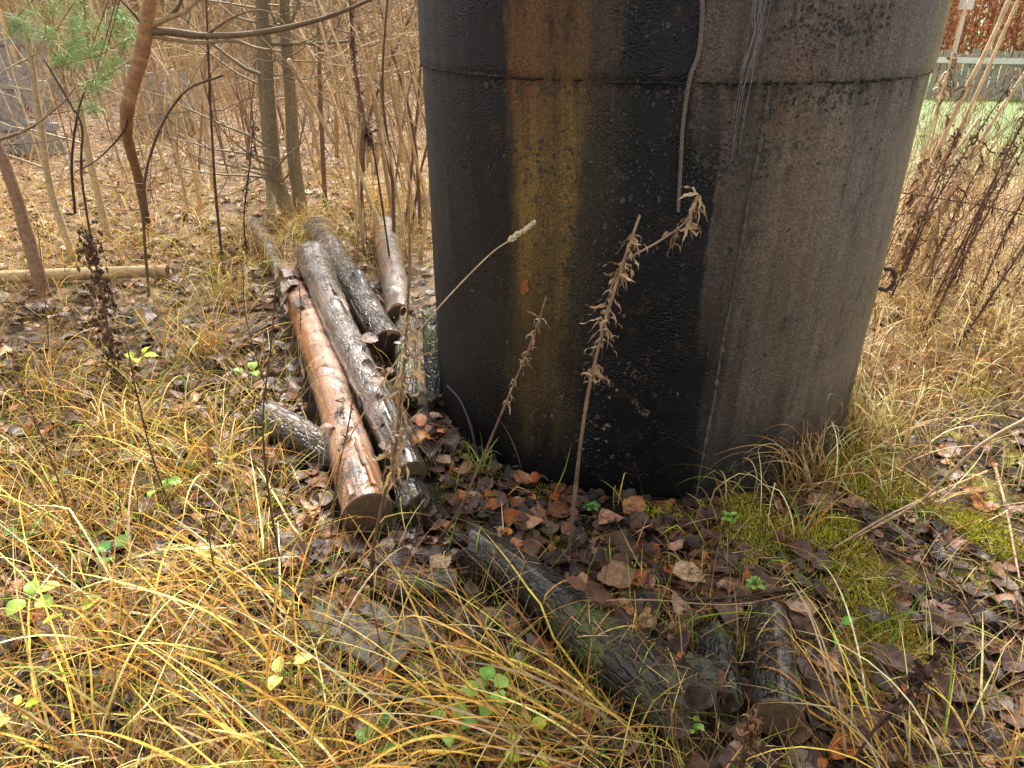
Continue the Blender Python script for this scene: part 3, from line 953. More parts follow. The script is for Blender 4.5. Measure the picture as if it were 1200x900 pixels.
# ------------------------------------------------------------ scatter helpers
def keep_out(x, y, grow=0.0, edge=0.0):
    """True where plants may root: outside the tank and the logs"""
    ok = np.hypot(x - TX, y - TY) > TR + 0.012 + grow
    for A, B, r in LOGS:
        d = B[:2] - A[:2]
        L = d @ d
        t = np.clip(((x - A[0]) * d[0] + (y - A[1]) * d[1]) / L, 0, 1)
        dist = np.hypot(x - A[0] - t * d[0], y - A[1] - t * d[1])
        ok &= dist > r * (0.85 + edge)
    return ok


def on_logs(x, y):
    """height of the highest log surface at x, y (or -1)"""
    z = np.full(np.shape(x), -1.0)
    for A, B, r in LOGS:
        d = B[:2] - A[:2]
        L = d @ d
        t = ((x - A[0]) * d[0] + (y - A[1]) * d[1]) / L
        tc = np.clip(t, 0, 1)
        dist = np.hypot(x - A[0] - tc * d[0], y - A[1] - tc * d[1])
        hz = A[2] + (B[2] - A[2]) * tc + np.sqrt(np.maximum(r * r - dist * dist, 0)) * 0.97
        z = np.where((dist < r * 0.9) & (t > 0) & (t < 1), np.maximum(z, hz), z)
    return z


def scatter(n, wfun, umin=-260, umax=1460, vmin=30, vmax=1080):
    """ground spots whose density falls off with distance; wfun says how thickly a patch is covered"""
    X, Y, U, V = [], [], [], []
    tot = 0
    while tot < n:
        u = rng.uniform(umin, umax, n * 2)
        v = rng.uniform(vmin, vmax, n * 2)
        kk = rng.random(n * 2) < wfun(u, v)
        u, v = u[kk], v[kk]
        p = at(u, v, 0.0)
        x, y = p[0], p[1]
        ok = np.hypot(x - TX, y - TY) > TR + 0.012
        X.append(x[ok]); Y.append(y[ok]); U.append(u[ok]); V.append(v[ok])
        tot += ok.sum()
    return [np.concatenate(q)[:n] for q in (X, Y, U, V)]


def box(u, v, u0, u1, v0, v1, s=40):
    return sm(u0 - s, u0 + s, u) * (1 - sm(u1 - s, u1 + s, u)) * sm(v0 - s, v0 + s, v) * (1 - sm(v1 - s, v1 + s, v))


def blades(mb, x, y, z, az, L, e0, bend, wid, col, K=8, tipcol=None, lift=0.006, sag=2.0, twist=0.6, floor=True):
    n = len(x)
    s_ = np.linspace(0, 1, K)
    el = e0[:, None] - bend[:, None] * s_[None] ** sag
    kp = rng.uniform(.25, 1.6, n)[:, None]
    el = el - np.where(s_[None] > kp, rng.uniform(.2, 1.3, n)[:, None], 0)
    side = rng.normal(0, 0.25, n)[:, None] * s_[None] ** 1.5
    a = az[:, None] + side
    ds = L[:, None] / (K - 1)
    dx = np.cos(el) * np.sin(a) * ds
    dy = np.cos(el) * np.cos(a) * ds
    dz = np.sin(el) * ds
    cum = lambda q: np.concatenate([np.zeros((n, 1)), np.cumsum(q[:, :-1], 1)], 1)
    PX, PY, PZ = x[:, None] + cum(dx), y[:, None] + cum(dy), z[:, None] + cum(dz)
    # keep clear of the tank
    rx, ry = PX - TX, PY - TY
    rr = np.hypot(rx, ry)
    kk = np.where(rr < TR + 0.02, (TR + 0.02) / rr, 1.0)
    PX, PY = TX + rx * kk, TY + ry * kk
    if floor:
        G = gh(PX, PY) + lift * (0.3 + rng.random(n)[:, None] * 3)
        G = np.maximum(G, on_logs(PX, PY) + 0.004)
        PZ = np.where(s_[None] > 0.01, np.maximum(PZ, G), PZ)
    W = wid[:, None] * (1 - s_[None] ** 2.2) * np.minimum(1, 0.55 + 2 * s_[None]) + 0.0003
    tw = rng.normal(0, twist, n)[:, None] + rng.normal(0, twist, n)[:, None] * s_[None]
    sx, sy = np.cos(a), -np.sin(a)
    ux, uy, uz = -np.sin(el) * np.sin(a), -np.sin(el) * np.cos(a), np.cos(el)
    ox = (sx * np.cos(tw) + ux * np.sin(tw)) * W / 2
    oy = (sy * np.cos(tw) + uy * np.sin(tw)) * W / 2
    oz = uz * np.sin(tw) * W / 2
    V = np.stack([np.stack([PX - ox, PY - oy, PZ - oz], -1), np.stack([PX + ox, PY + oy, PZ + oz], -1)], 2)   # n,K,2,3
    base = (np.arange(n) * K * 2)[:, None]
    q = np.arange(K - 1)[None] * 2
    f = np.stack([base + q, base + q + 1, base + q + 3, base + q + 2], -1).reshape(-1, 4)
    c = np.repeat(col[:, None, :], K, 1)
    if tipcol is not None:
        t = (s_ ** 1.5)[None, :, None]
        c = c * (1 - t) + tipcol[:, None, :] * t
    wob = 1 + .16 * np.cumsum(rng.normal(0, .6, (n, K)), 1)
    c = c * np.clip(wob, .45, 1.45)[..., None]
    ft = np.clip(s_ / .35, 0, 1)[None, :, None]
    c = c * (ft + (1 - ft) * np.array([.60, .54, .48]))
    c = np.clip(c, .008, .85)
    c = np.repeat(c[:, :, None, :], 2, 2)
    mb.add(V.reshape(-1, 3), f, None, c.reshape(-1, 3))
    return mb


def pick(pal, n, jit=0.15):
    pal = np.array([lin(*c[:3]) for c in pal])
    i = rng.integers(0, len(pal), n)
    return pal[i] * (1 + rng.normal(0, jit, (n, 1))) * (1 + rng.normal(0, jit * 0.3, (n, 3)))


GOLD = [(220, 184, 98), (230, 200, 116), (208, 166, 84), (192, 146, 74), (234, 212, 142), (172, 130, 70), (214, 176, 100), (150, 158, 66)]
STRAW = [(214, 186, 122), (226, 204, 150), (196, 162, 96), (176, 140, 84), (234, 218, 160), (158, 120, 74)]
BROWN = [(150, 108, 66), (126, 88, 54), (172, 130, 84), (104, 74, 50)]
GREENB = [(120, 150, 50), (150, 165, 60), (90, 130, 44)]

# ------------------------------------------------------------ leaf litter
PAL = {
    'purple': [(126, 100, 88), (108, 86, 76), (92, 72, 64), (144, 120, 106), (116, 88, 74)],
    'dark': [(56, 46, 42), (68, 54, 48), (44, 37, 35), (82, 64, 55)],
    'rust': [(132, 88, 64), (146, 94, 64), (116, 76, 54)],
    'orange': [(196, 112, 54), (205, 130, 66), (186, 100, 50)],
    'tan': [(200, 156, 122), (184, 138, 106), (208, 174, 142), (190, 134, 92)],
    'yellow': [(216, 176, 76)],
}


def leaf_verts(n, L, W, fold, curl, roll, nu=3, nv=6, seedn=0.25):
    """n leaves in local axes (y along): n,nv,nu,3 and uv"""
    t = np.linspace(0, 1, nv)
    prof = np.sin(np.pi * np.clip(t, 0, 1) ** 0.8) ** 0.75
    prof[0], prof[-1] = 0.04, 0.02
    xs = np.linspace(-1, 1, nu)
    X = W[:, None, None] * prof[None, :, None] * xs[None, None] * (1 + seedn * rng.normal(0, .35, (n, nv, nu)))
    Y = (L[:, None, None] * t[None, :, None]) * np.ones((1, 1, nu)) + L[:, None, None] * 0.03 * rng.normal(0, 1, (n, nv, nu))
    Zz = fold[:, None, None] * np.abs(X) + curl[:, None, None] * L[:, None, None] * ((t - 0.5) ** 2)[None, :, None] * 2 + roll[:, None, None] * X ** 2 / (W[:, None, None] + 1e-6)
    Zz = Zz + L[:, None, None] * seedn * 0.16 * rng.normal(0, 1, (n, nv, nu)) * np.abs(xs)[None, None]
    V = np.stack([X, Y - L[:, None, None] * 0.5, Zz], -1)
    uv = np.broadcast_to(np.stack(np.meshgrid(xs, t), -1)[None], (n, nv, nu, 2))
    return V, uv


def rotmat(yaw, pitch, roll):
    cy, sy = np.cos(yaw), np.sin(yaw)
    cp, sp = np.cos(pitch), np.sin(pitch)
    cr, sr = np.cos(roll), np.sin(roll)
    o, z = np.ones_like(yaw), np.zeros_like(yaw)
    Rz = np.stack([np.stack([cy, -sy, z], -1), np.stack([sy, cy, z], -1), np.stack([z, z, o], -1)], -2)
    Rx = np.stack([np.stack([o, z, z], -1), np.stack([z, cp, -sp], -1), np.stack([z, sp, cp], -1)], -2)
    Ry = np.stack([np.stack([cr, z, sr], -1), np.stack([z, o, z], -1), np.stack([-sr, z, cr], -1)], -2)
    return Rz @ Rx @ Ry


def add_leaves(mb, x, y, z, L, W, col, nu=3, nv=6, tilt=0.3, yaw=None):
    n = len(x)
    V, uv = leaf_verts(n, L, W, rng.normal(0.1, .28, n), rng.normal(0.1, .35, n), rng.normal(0.12, .3, n), nu, nv)
    M = rotmat(rng.uniform(0, 6.283, n) if yaw is None else yaw, rng.normal(0, tilt, n), rng.normal(0, tilt, n))
    V = np.einsum('nij,nabj->nabi', M, V)
    low = V[..., 2].min(axis=(1, 2))
    V = V + np.stack([x, y, z - low * 0.6], -1)[:, None, None]
    V[..., 2] = np.maximum(V[..., 2], gh(V[..., 0], V[..., 1]) + 0.001)
    base = (np.arange(n) * nu * nv)[:, None, None]
    i = np.arange(nv - 1)[None, :, None]
    j = np.arange(nu - 1)[None, None]
    f = np.stack([base + i * nu + j, base + i * nu + j + 1, base + (i + 1) * nu + j + 1, base + (i + 1) * nu + j], -1).reshape(-1, 4)
    c = np.repeat(col, nu * nv, 0)
    mb.add(V.reshape(-1, 3), f, None, c, uv.reshape(-1, 2))


def leaf_cols(u, v):
    n = len(u)
    out = np.zeros((n, 3))
    far = 1 - sm(240, 360, v)
    logz = box(u, v, 400, 800, 480, 800, 50)
    p_t = 0.12 + 0.68 * far
    p_o = 0.03 + 0.04 * logz
    p_r = 0.13 + 0.06 * logz
    p_d = 0.30 * (1 - far) + 0.03
    r = rng.random(n)
    e1, e2, e3 = p_t, p_t + p_o, p_t + p_o + p_r
    e4 = e3 + p_d
    for key, m_ in (('tan', r < e1), ('orange', (r >= e1) & (r < e2)), ('rust', (r >= e2) & (r < e3)), ('dark', (r >= e3) & (r < e4)), ('purple', r >= e4)):
        out[m_] = pick(PAL[key], int(m_.sum()))
    return np.clip(out, 0.004, 0.9)


def mossz(u, v):
    return np.clip(.9 * (box(u, v, 980, 1300, 540, 800) + .9 * box(u, v, 860, 1100, 470, 640) + .45 * box(u, v, 640, 900, 560, 640) + .12), 0, 1) * tuft_noise(u, v, 77, .36, .48)


def tuft_noise(u, v, k, lo=.35, hi=.6):
    p = at(u, np.maximum(v, 30), 0.0)
    return sm(lo, hi, vnoise(p[0] * 4, p[1] * 4, k) + .5)


def wleaf(u, v):
    w_ = 0.25 + 0.6 * box(u, v, 380, 860, 440, 820) + 0.16 * box(u, v, 820, 1300, 580, 950) + 1.5 * box(u, v, -300, 440, 120, 340)
    w_ += 0.55 * box(u, v, -300, 380, 340, 760) + 0.2 * box(u, v, 300, 500, 300, 700)
    w_ -= 0.35 * box(u, v, 1000, 1500, -50, 330)
    return np.clip(w_, 0.02, 1.6) / 1.6 * (1 - .96 * mossz(u, v))


nL = 13500
x, y, u, v = scatter(nL, wleaf)
dist = np.hypot(x, y)
Ls = .026 + .082 * rng.random(nL) ** 1.8 * (1 + 0.15 * sm(3, 8, dist))
z = np.maximum(gh(x, y), on_logs(x, y) * (rng.random(nL) < .02)) + rng.random(nL) ** 2 * 0.016
inlog = ~keep_out(x, y, 0, .35) | (on_logs(x, y) > 0)
keepm = ~inlog | (rng.random(nL) < .02)
lb = MB()
add_leaves(lb, x[keepm], y[keepm], z[keepm], Ls[keepm], (Ls * rng.uniform(.24, .46, nL))[keepm], leaf_cols(u, v)[keepm], tilt=.13)
tag(lb.build('leaf_litter', M_LEAF), 'layer of wet brown fallen leaves covering the ground', 'leaf litter', None, 'stuff')

# the largest fallen leaves, each an object of its own
KIND = {'purple': 'wet purple grey', 'dark': 'dark brown wet', 'rust': 'rust brown', 'orange': 'bright orange', 'tan': 'pale tan', 'yellow': 'yellow'}
proto = {}
for key in KIND:
    for vi in range(4):
        L = np.array([1.0])
        V, uv = leaf_verts(1, L, np.array([random.uniform(.27, .40)]), np.array([random.uniform(-.1, .4)]), np.array([random.uniform(-.3, .5)]), np.array([random.uniform(-.3, .5)]), 7, 11, 0.16)
        V = V[0]
        V[..., 2] -= V[..., 2].min() * 0.7
        i = np.arange(10)[:, None]
        j = np.arange(6)[None]
        f = np.stack([i * 7 + j, i * 7 + j + 1, (i + 1) * 7 + j + 1, (i + 1) * 7 + j], -1).reshape(-1, 4)
        b = MB().add(V, f, None, pick(PAL[key], 1, .1)[0], uv[0])
        tube(b, [(0, -.5, .01), (.01, -.6, .02), (.03, -.72, .01)], .012, 4, pick(PAL[key], 1, .1)[0] * .7)
        proto[key, vi] = b.mesh('fallen_leaf', M_LEAF)


MARKS = [(425, 610, 'the cut end of the orange log'), (330, 510, 'the short dark log'), (490, 600, 'the blackened log end'), (490, 685, 'the small broken log piece'), (600, 670, 'the charred log'), (740, 770, 'the mossy log'),
         (806, 805, 'the square timber block'), (910, 790, 'the short charred log'), (420, 750, 'the grooved plank'), (665, 655, 'the root of the tall dried weed'), (525, 620, 'the root of the smaller dried weed'), (545, 500, 'the left foot of the tank'), (640, 555, 'the looped cable'), (780, 590, 'the foot of the tank front'), (860, 605, 'the bottom of the tank seam'),
         (960, 560, 'the pale tussocks at the tank'), (1080, 590, 'the two pale sticks'), (1180, 620, 'the thin grey stick'), (1100, 700, 'the moss at right'), (1010, 760, 'the big purple leaf at right'), (1150, 840, 'the dead grass at lower right'), (1000, 650, 'the moss right of the tank'), (1110, 480, 'the straw at the right border'),
         (104, 732, 'the two leaved yellow seedling'), (22, 716, 'the three lobed seedling'), (130, 655, 'the dark green seedling'), (115, 497, 'the veined oval leaf'), (200, 572, 'the seedling with a yellow leaf'), (135, 430, 'the dark seed head weed'), (288, 433, 'the round leaved seedling'), (560, 850, 'the green seedlings at the bottom centre'), (270, 640, 'the tussock below the short dark log'), (120, 850, 'the tussock in the lower left corner'), (330, 850, 'the grass below the planks'), (40, 540, 'the left border'), (330, 380, 'the far part of the orange log'), (470, 440, 'the curly straw weed'), (230, 390, 'the yellow tussock'), (700, 870, 'the lower edge right of centre'), (60, 380, 'the pale fallen pole')]


def zone(u, v):
    m_ = min(MARKS, key=lambda q: (q[0] - u) ** 2 + (q[1] - v) ** 2)
    dx_, dy_ = u - m_[0], v - m_[1]
    side = ('left of ' if dx_ < 0 else 'right of ') if abs(dx_) > abs(dy_) else ('behind ' if dy_ < 0 else 'in front of ')
    return side + m_[2]


def put_leaf(x, y, z, L, key, label, group, yaw=None, tilt=.25):
    o = bpy.data.objects.new('fallen_leaf', proto[key, random.randrange(4)])
    COL.objects.link(o)
    o.location = (float(x), float(y), float(z))
    o.scale = (L, L, L * random.uniform(.6, 1.3))
    o.rotation_euler = (random.gauss(0, tilt), random.gauss(0, tilt), random.uniform(0, 6.28) if yaw is None else yaw)
    return tag(o, label, 'leaf', group)


heroes = [(721, 677, .115, 'tan', 'large pale tan leaf with clear veins lying between the tank front and the mossy log', 1.9),
          (116, 497, .105, 'purple', 'large grey oval leaf with visible veins standing out in the grass at left', 0.2),
          (742, 592, .10, 'tan', 'pale tan folded leaf lying close to the foot of the tank', 2.4),
          (165, 592, .10, 'purple', 'big purple grey leaf below the veined oval leaf at left', 1.2),
          (108, 466, .09, 'purple', 'grey leaf lying just above the veined oval leaf at left', 2.0),
          (516, 502, .06, 'orange', 'bright orange leaf on the ground by the left foot of the tank', 1.0),
          (650, 578, .06, 'orange', 'orange curled leaf in front of the tank base, left of the tall dried weed', .3),
          (1022, 722, .085, 'dark', 'dark cupped leaf near the right edge of the bare patch', 1.2),
          (1045, 775, .13, 'purple', 'largest purple brown leaf in the right foreground', .8),
          (453, 789, .07, 'orange', 'orange leaf caught in the grass below the grooved plank', .2),
          (1140, 802, .09, 'purple', 'round grey leaf at lower right above the dead grass', .2),
          (935, 712, .10, 'tan', 'pale curled leaf at the far end of the short charred log', 1.6),
          (318, 380, .08, 'rust', 'brown curled leaf against the left side of the orange log', 0.5),
          (1185, 780, .10, 'purple', 'grey leaf at the right border of the picture above the dead grass', 2.2),
          (745, 545, .055, 'rust', 'small rust leaf touching the foot of the tank', 1.2)]
heroes = heroes[:14]
for u, v, L, key, lab, yaw in heroes:
    p = at(u, v, 0.03)
    z = max(float(gh(p[0], p[1])), float(on_logs(p[0], p[1]))) + .028
    put_leaf(p[0], p[1], z, L, key, lab, 'fallen leaves', yaw, .15)
# one leaf stuck on the tank
P = tpt(np.array(-24.5), .72, .008)
o = put_leaf(P[0], P[1], P[2], .055, 'orange', 'small orange leaf stuck on the ochre streak of the tank', 'fallen leaves')
o.rotation_euler = (R_(84), R_(8), R_(24.5) * -1 + TAZ * -1)
x, y, u, v = scatter(284, lambda u, v: wleaf(u, v) * sm(330, 620, v), 0, 1200, 330, 890)
for q in range(284):
    key = random.choices(['purple', 'dark', 'rust', 'orange', 'tan'], [.44, .22, .14, .05, .15])[0]
    lz = float(on_logs(x[q], y[q]))
    for _ in range(4):
        if keep_out(x[q:q + 1], y[q:q + 1], 0, .5)[0]:
            break
        x[q] += .09
        y[q] -= .05
    lz = float(on_logs(x[q], y[q]))
    if lz > 0 and random.random() < .7:
        key = 'rust'
    z = max(float(gh(x[q], y[q])), lz) + random.uniform(.008, .03)
    ll = random.uniform(.05, .10)
    put_leaf(x[q], y[q], z, ll, key, ('large ' if ll > .08 else 'small ' if ll < .065 else '') + KIND[key] + ' fallen leaf ' + zone(u[q], v[q]), 'fallen leaves')

# twigs and broken straw in the litter
tb = MB()
nT = 5200
x, y, u, v = scatter(nT, lambda u, v: 0.35 + 0.3 * box(u, v, 380, 1300, 450, 950))
blades(tb, x, y, gh(x, y) + .012, rng.uniform(0, 6.283, nT), rng.uniform(.05, .28, nT), rng.normal(.05, .12, nT), rng.normal(.1, .3, nT), rng.uniform(.0015, .0035, nT), np.clip(pick([(150, 112, 78), (110, 80, 58), (70, 52, 42), (186, 150, 108), (50, 40, 36)], nT), .01, .8), K=5, lift=.008, twist=2)
tag(tb.build('twig_litter', M_STALK), 'thin twigs and broken straw lying over the leaves', 'twigs', None, 'stuff')


# ------------------------------------------------------------ grass (nobody could count the blades)
def grass(name, n, wfun, Lr, wid, pal, label, e=(1.0, .3), bendr=(1.2, .5), azf=None, tip=None, box_=None, K=8, lift=.008, sag=1.6):
    mb = MB()
    x, y, u, v = scatter(n, wfun, *(box_ or (-260, 1460, 60, 1080)))
    ok = keep_out(x, y)
    x, y, u, v = x[ok], y[ok], u[ok], v[ok]
    m_ = len(x)
    az = rng.uniform(0, 6.283, m_) if azf is None else azf(u, v, m_)
    L = rng.uniform(*Lr, m_)
    L = L * (0.75 + 0.5 * (vnoise(x * 3, y * 3, 9) + .5))
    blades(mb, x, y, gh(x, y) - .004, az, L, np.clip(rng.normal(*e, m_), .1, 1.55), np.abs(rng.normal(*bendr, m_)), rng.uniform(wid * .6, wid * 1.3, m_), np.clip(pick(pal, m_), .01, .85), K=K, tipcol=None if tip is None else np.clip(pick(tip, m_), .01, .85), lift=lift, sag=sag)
    return tag(mb.build(name, M_GRASS), label, 'grass', None, 'stuff')


grass('fine_brown_straw', 2400, lambda u, v: np.clip(.05 + .5 * box(u, v, -300, 420, 320, 680) + .8 * box(u, v, -300, 660, 680, 1100), .01, 1), (.12, .4), .0022, BROWN + GOLD[3:], 'fine brown straw tangled between the golden blades at left', e=(.6, .35), bendr=(1.0, .5), box_=(-260, 820, 300, 1080))
grass('short_dry_grass', 9600, lambda u, v: np.clip(.10 + .95 * box(u, v, -300, 330, 290, 640) * tuft_noise(u, v, 31, .1, .4) + .6 * box(u, v, 240, 500, 225, 340, 25) + .16 * box(u, v, -300, 440, 660, 1100) - .10 * box(u, v, 400, 860, 440, 760), .01, 1), (.10, .32), .0036, GOLD + BROWN + [(120, 140, 50)], 'tangled golden dry grass left of the logs', box_=(-260, 820, 215, 1080))
grass('straw_grass', 9000, lambda u, v: np.clip(.9 * box(u, v, 1000, 1500, 170, 470) + .08 + .15 * box(u, v, 880, 1130, 430, 590), .01, 1), (.12, .42), .0042, STRAW + BROWN, 'bleached straw grass right of the tank', e=(1.0, .35), box_=(820, 1460, 120, 620))
grass('thin_straw', 4200, lambda u, v: .5 + 0 * u, (.06, .22), .0022, STRAW + BROWN + BROWN, 'sparse thin straw over the mossy ground on the right', e=(.5, .35), bendr=(.8, .5), box_=(780, 1460, 560, 1080))
grass('forest_grass', 7000, lambda u, v: np.clip(.18 + .95 * box(u, v, 330, 540, 180, 300, 25) + .4 * box(u, v, -300, 330, 180, 330), .01, 1), (.15, .42), .0045, STRAW + GOLD + GOLD, 'pale dry grass under the saplings beside the tank', box_=(-260, 520, 60, 330))
grass('lawn_grass', 4200, lambda u, v: .8 + 0 * u, (.08, .2), .010, [(70, 112, 28), (92, 126, 36), (120, 118, 54), (84, 112, 34), (140, 122, 70)], 'short green grass of the yard beyond the tank', e=(1.1, .4), bendr=(.9, .4), box_=(1080, 1500, 80, 200), K=4)
grass('green_grass_blades', 600, lambda u, v: .6 + 0 * u, (.1, .3), .004, GREENB, 'scattered green grass blades in the dry grass', e=(1.0, .3), bendr=(.9, .4), box_=(-100, 1200, 330, 1000))


def tussock(u, v, n, Lr, label, az0, azs, pal, wid=.005, e=(1.15, .25), bend=(1.5, .45), spread=.07, tip=None, z0=0, lift=.02, sag=1.5):
    c = at(u, v, 0.0)
    x = c[0] + rng.normal(0, spread, n)
    y = c[1] + rng.normal(0, spread, n)
    ok = keep_out(x, y)
    x, y = x[ok], y[ok]
    n = len(x)
    mb = MB()
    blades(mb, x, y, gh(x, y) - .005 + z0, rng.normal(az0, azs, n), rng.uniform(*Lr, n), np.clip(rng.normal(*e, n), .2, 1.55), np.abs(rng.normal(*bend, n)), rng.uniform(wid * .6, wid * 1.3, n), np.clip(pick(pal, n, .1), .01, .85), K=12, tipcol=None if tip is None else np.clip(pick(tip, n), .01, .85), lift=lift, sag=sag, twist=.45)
    base = (c[0], c[1], float(gh(c[0], c[1])))
    return mb.thing('grass_tussock', M_GRASS, base, label, 'grass', 'grass tussocks')


GOLDB = [(230, 190, 94), (238, 210, 132), (222, 172, 76), (204, 150, 66), (240, 220, 156), (176, 124, 64), (226, 184, 88), (140, 102, 64), (190, 166, 130)]
W_ = -PI / 2
LOW = dict(e=(.72, .28), bend=(1.35, .5), wid=.0056, spread=.08, lift=.03)
tussock(690, 888, 56, (.40, .75), 'arching golden grass tussock rooted below the mossy log and sweeping left', W_ + .22, .30, GOLDB, **LOW)
tussock(600, 905, 18, (.35, .7), 'low golden tussock at the bottom centre of the picture', W_ + .1, .45, GOLDB, **LOW)
tussock(330, 770, 32, (.30, .6), 'golden tussock left of the grooved plank, blades falling left', W_ + .35, .45, GOLDB, **LOW)
tussock(290, 690, 60, (.25, .5), 'golden tussock fanning out below the short dark log', W_ + .3, .6, GOLDB, **LOW)
tussock(170, 750, 32, (.35, .7), 'golden tussock at far lower left', W_ + .2, .5, GOLDB, **LOW)
tussock(130, 880, 30, (.35, .75), 'golden tussock in the lower left corner', W_ + .5, .7, GOLDB, **LOW)
tussock(350, 915, 30, (.4, .75), 'golden tussock at the lower edge below the planks', W_ + .3, .8, GOLDB, **LOW)
tussock(470, 935, 14, (.35, .7), 'golden tussock at the lower edge right of the planks', W_ + .1, .7, GOLDB, **LOW)
tussock(60, 650, 36, (.25, .5), 'golden tussock at the left edge beside clover-like leaves', W_ + .5, 1.0, GOLDB, **LOW)
tussock(230, 420, 75, (.25, .5), 'yellow tussock beside the yellow green seedling left of the logs', .8, 1.2, GOLDB)
tussock(265, 350, 90, (.2, .45), 'yellow tussock behind the orange log', 1.0, 1.5, GOLD)
tussock(150, 520, 70, (.2, .45), 'golden tussock in the middle of the left grass', 1.0, 1.6, GOLD)
tussock(240, 560, 60, (.25, .5), 'golden tussock left of the short dark log', -.6, 1.2, GOLDB)
tussock(60, 470, 45, (.2, .5), 'brown gold tussock at the left edge', .6, 1.4, GOLD)
tussock(975, 500, 110, (.3, .6), 'tall pale tussock against the right foot of the tank', -1.0, .7, STRAW + GOLDB + GREENB[:1], e=(1.35, .2), bend=(1.9, .5))
tussock(930, 560, 80, (.25, .5), 'pale tussock drooping at the tank foot, left of the tall one', -1.0, .7, STRAW, e=(1.3, .25), bend=(1.8, .5))
tussock(1020, 520, 80, (.25, .5), 'pale tussock right of the tall one', .5, 1.2, STRAW, e=(1.2, .25))
tussock(860, 575, 26, (.2, .4), 'few bent blades at the bottom of the tank seam', -1.0, .8, STRAW + GREENB, e=(1.3, .25), bend=(2.0, .5), spread=.04)
tussock(1030, 905, 24, (.3, .6), 'straw tussock right of the short charred log', -.6, .6, GOLDB, e=(1.0, .3))
tussock(1150, 905, 30, (.2, .4), 'straw tussock at the lower right corner', .2, 1.0, GOLD)
tussock(360, 268, 80, (.2, .4), 'bright yellow tussock behind the far ends of the logs', .3, 1.5, GOLDB)
tussock(440, 250, 80, (.25, .45), 'pale tussock behind the short grey log', .3, 1.5, GOLDB)
tussock(935, 640, 16, (.15, .3), 'small green tussock in front of the tank at right', .2, 1.0, GREENB + GOLDB, e=(1.3, .2), spread=.02, wid=.004)
tussock(560, 555, 24, (.1, .2), 'small green yellow tussock by the left foot of the tank', .2, 1.5, GREENB, e=(1.3, .2), spread=.025, wid=.0035)
tussock(1150, 240, 90, (.4, .8), 'tall pale straw tussock under the leaning stalks', .4, 1.0, STRAW, e=(1.3, .2), wid=.007, spread=.2)
tussock(1080, 300, 80, (.35, .6), 'pale straw tussock behind the right edge of the tank', .4, 1.2, STRAW, e=(1.2, .25), wid=.006, spread=.15)
tussock(1150, 400, 70, (.25, .5), 'yellow straw tussock at the right border', .4, 1.4, STRAW, e=(1.1, .25), spread=.12)

# moss cushions: dense tiny upright shoots
mm = MB()
nM = 42000
x, y, u, v = scatter(nM, mossz, 480, 1460, 440, 900)
ok = keep_out(x, y)
x, y = x[ok], y[ok]
n = len(x)
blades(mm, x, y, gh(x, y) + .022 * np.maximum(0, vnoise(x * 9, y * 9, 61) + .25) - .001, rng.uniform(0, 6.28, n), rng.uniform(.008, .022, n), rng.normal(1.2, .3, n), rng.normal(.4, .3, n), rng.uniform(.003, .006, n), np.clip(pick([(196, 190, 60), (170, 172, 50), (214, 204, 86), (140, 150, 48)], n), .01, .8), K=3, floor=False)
tag(mm.build('moss', M_MOSS), 'yellow green moss cushions on the bare ground', 'moss', None, 'stuff')


# ------------------------------------------------------------ green seedlings
def seedling(u, v, h, n, Ll, pal, label, wide=.42, seed=0, z=0.0):
    c = at(u, v, h * .7)
    base = np.array([c[0], c[1], float(gh(c[0], c[1]))])
    root = empty('seedling', base, label, 'plant', 'green seedlings')
    b = MB()
    top = base + np.array([random.gauss(0, .02), random.gauss(0, .02), h])
    mid = (base + top) / 2 + np.array([random.gauss(0, .01), 0, 0])
    P = spline([base, mid, top], 10)
    tube(b, P, np.linspace(.0022, .0012, 10), 5, lin(110, 120, 60))
    for q in range(n):
        az = q * 2.4 + seed
        hh = h * (1 - .28 * (q // 2) / max(1, n / 2))
        a = P[min(9, int(hh / h * 9.5))]
        d = np.array([math.sin(az), math.cos(az), .25])
        e = a + d * Ll * .55
        tube(b, [a, (a + e) / 2 + np.array([0, 0, .004]), e], .001, 4, lin(110, 125, 60))
    b.build('stem', M_GREEN, root)
    for q in range(n):
        az = q * 2.4 + seed
        hh = h * (1 - .28 * (q // 2) / max(1, n / 2))
        a = P[min(9, int(hh / h * 9.5))]
        d = np.array([math.sin(az), math.cos(az), .25])
        e = a + d * Ll * (.55 + .4)
        lb_ = MB()
        V, uv = leaf_verts(1, np.array([Ll]), np.array([Ll * wide]), np.array([.25]), np.array([random.uniform(-.3, 0)]), np.array([.1]), 5, 8, .12)
        M = rotmat(np.array([-az]), np.array([random.gauss(.1, .2)]), np.array([random.gauss(0, .25)]))
        V = np.einsum('nij,nabj->nabi', M, V)[0] + e
        i = np.arange(7)[:, None]
        j = np.arange(4)[None]
        f = np.stack([i * 5 + j, i * 5 + j + 1, (i + 1) * 5 + j + 1, (i + 1) * 5 + j], -1).reshape(-1, 4)
        lb_.add(V, f, None, np.clip(pick(pal, 1, .12)[0], .01, .8), uv[0])
        lb_.build('leaf', M_GREEN, root)
    return root


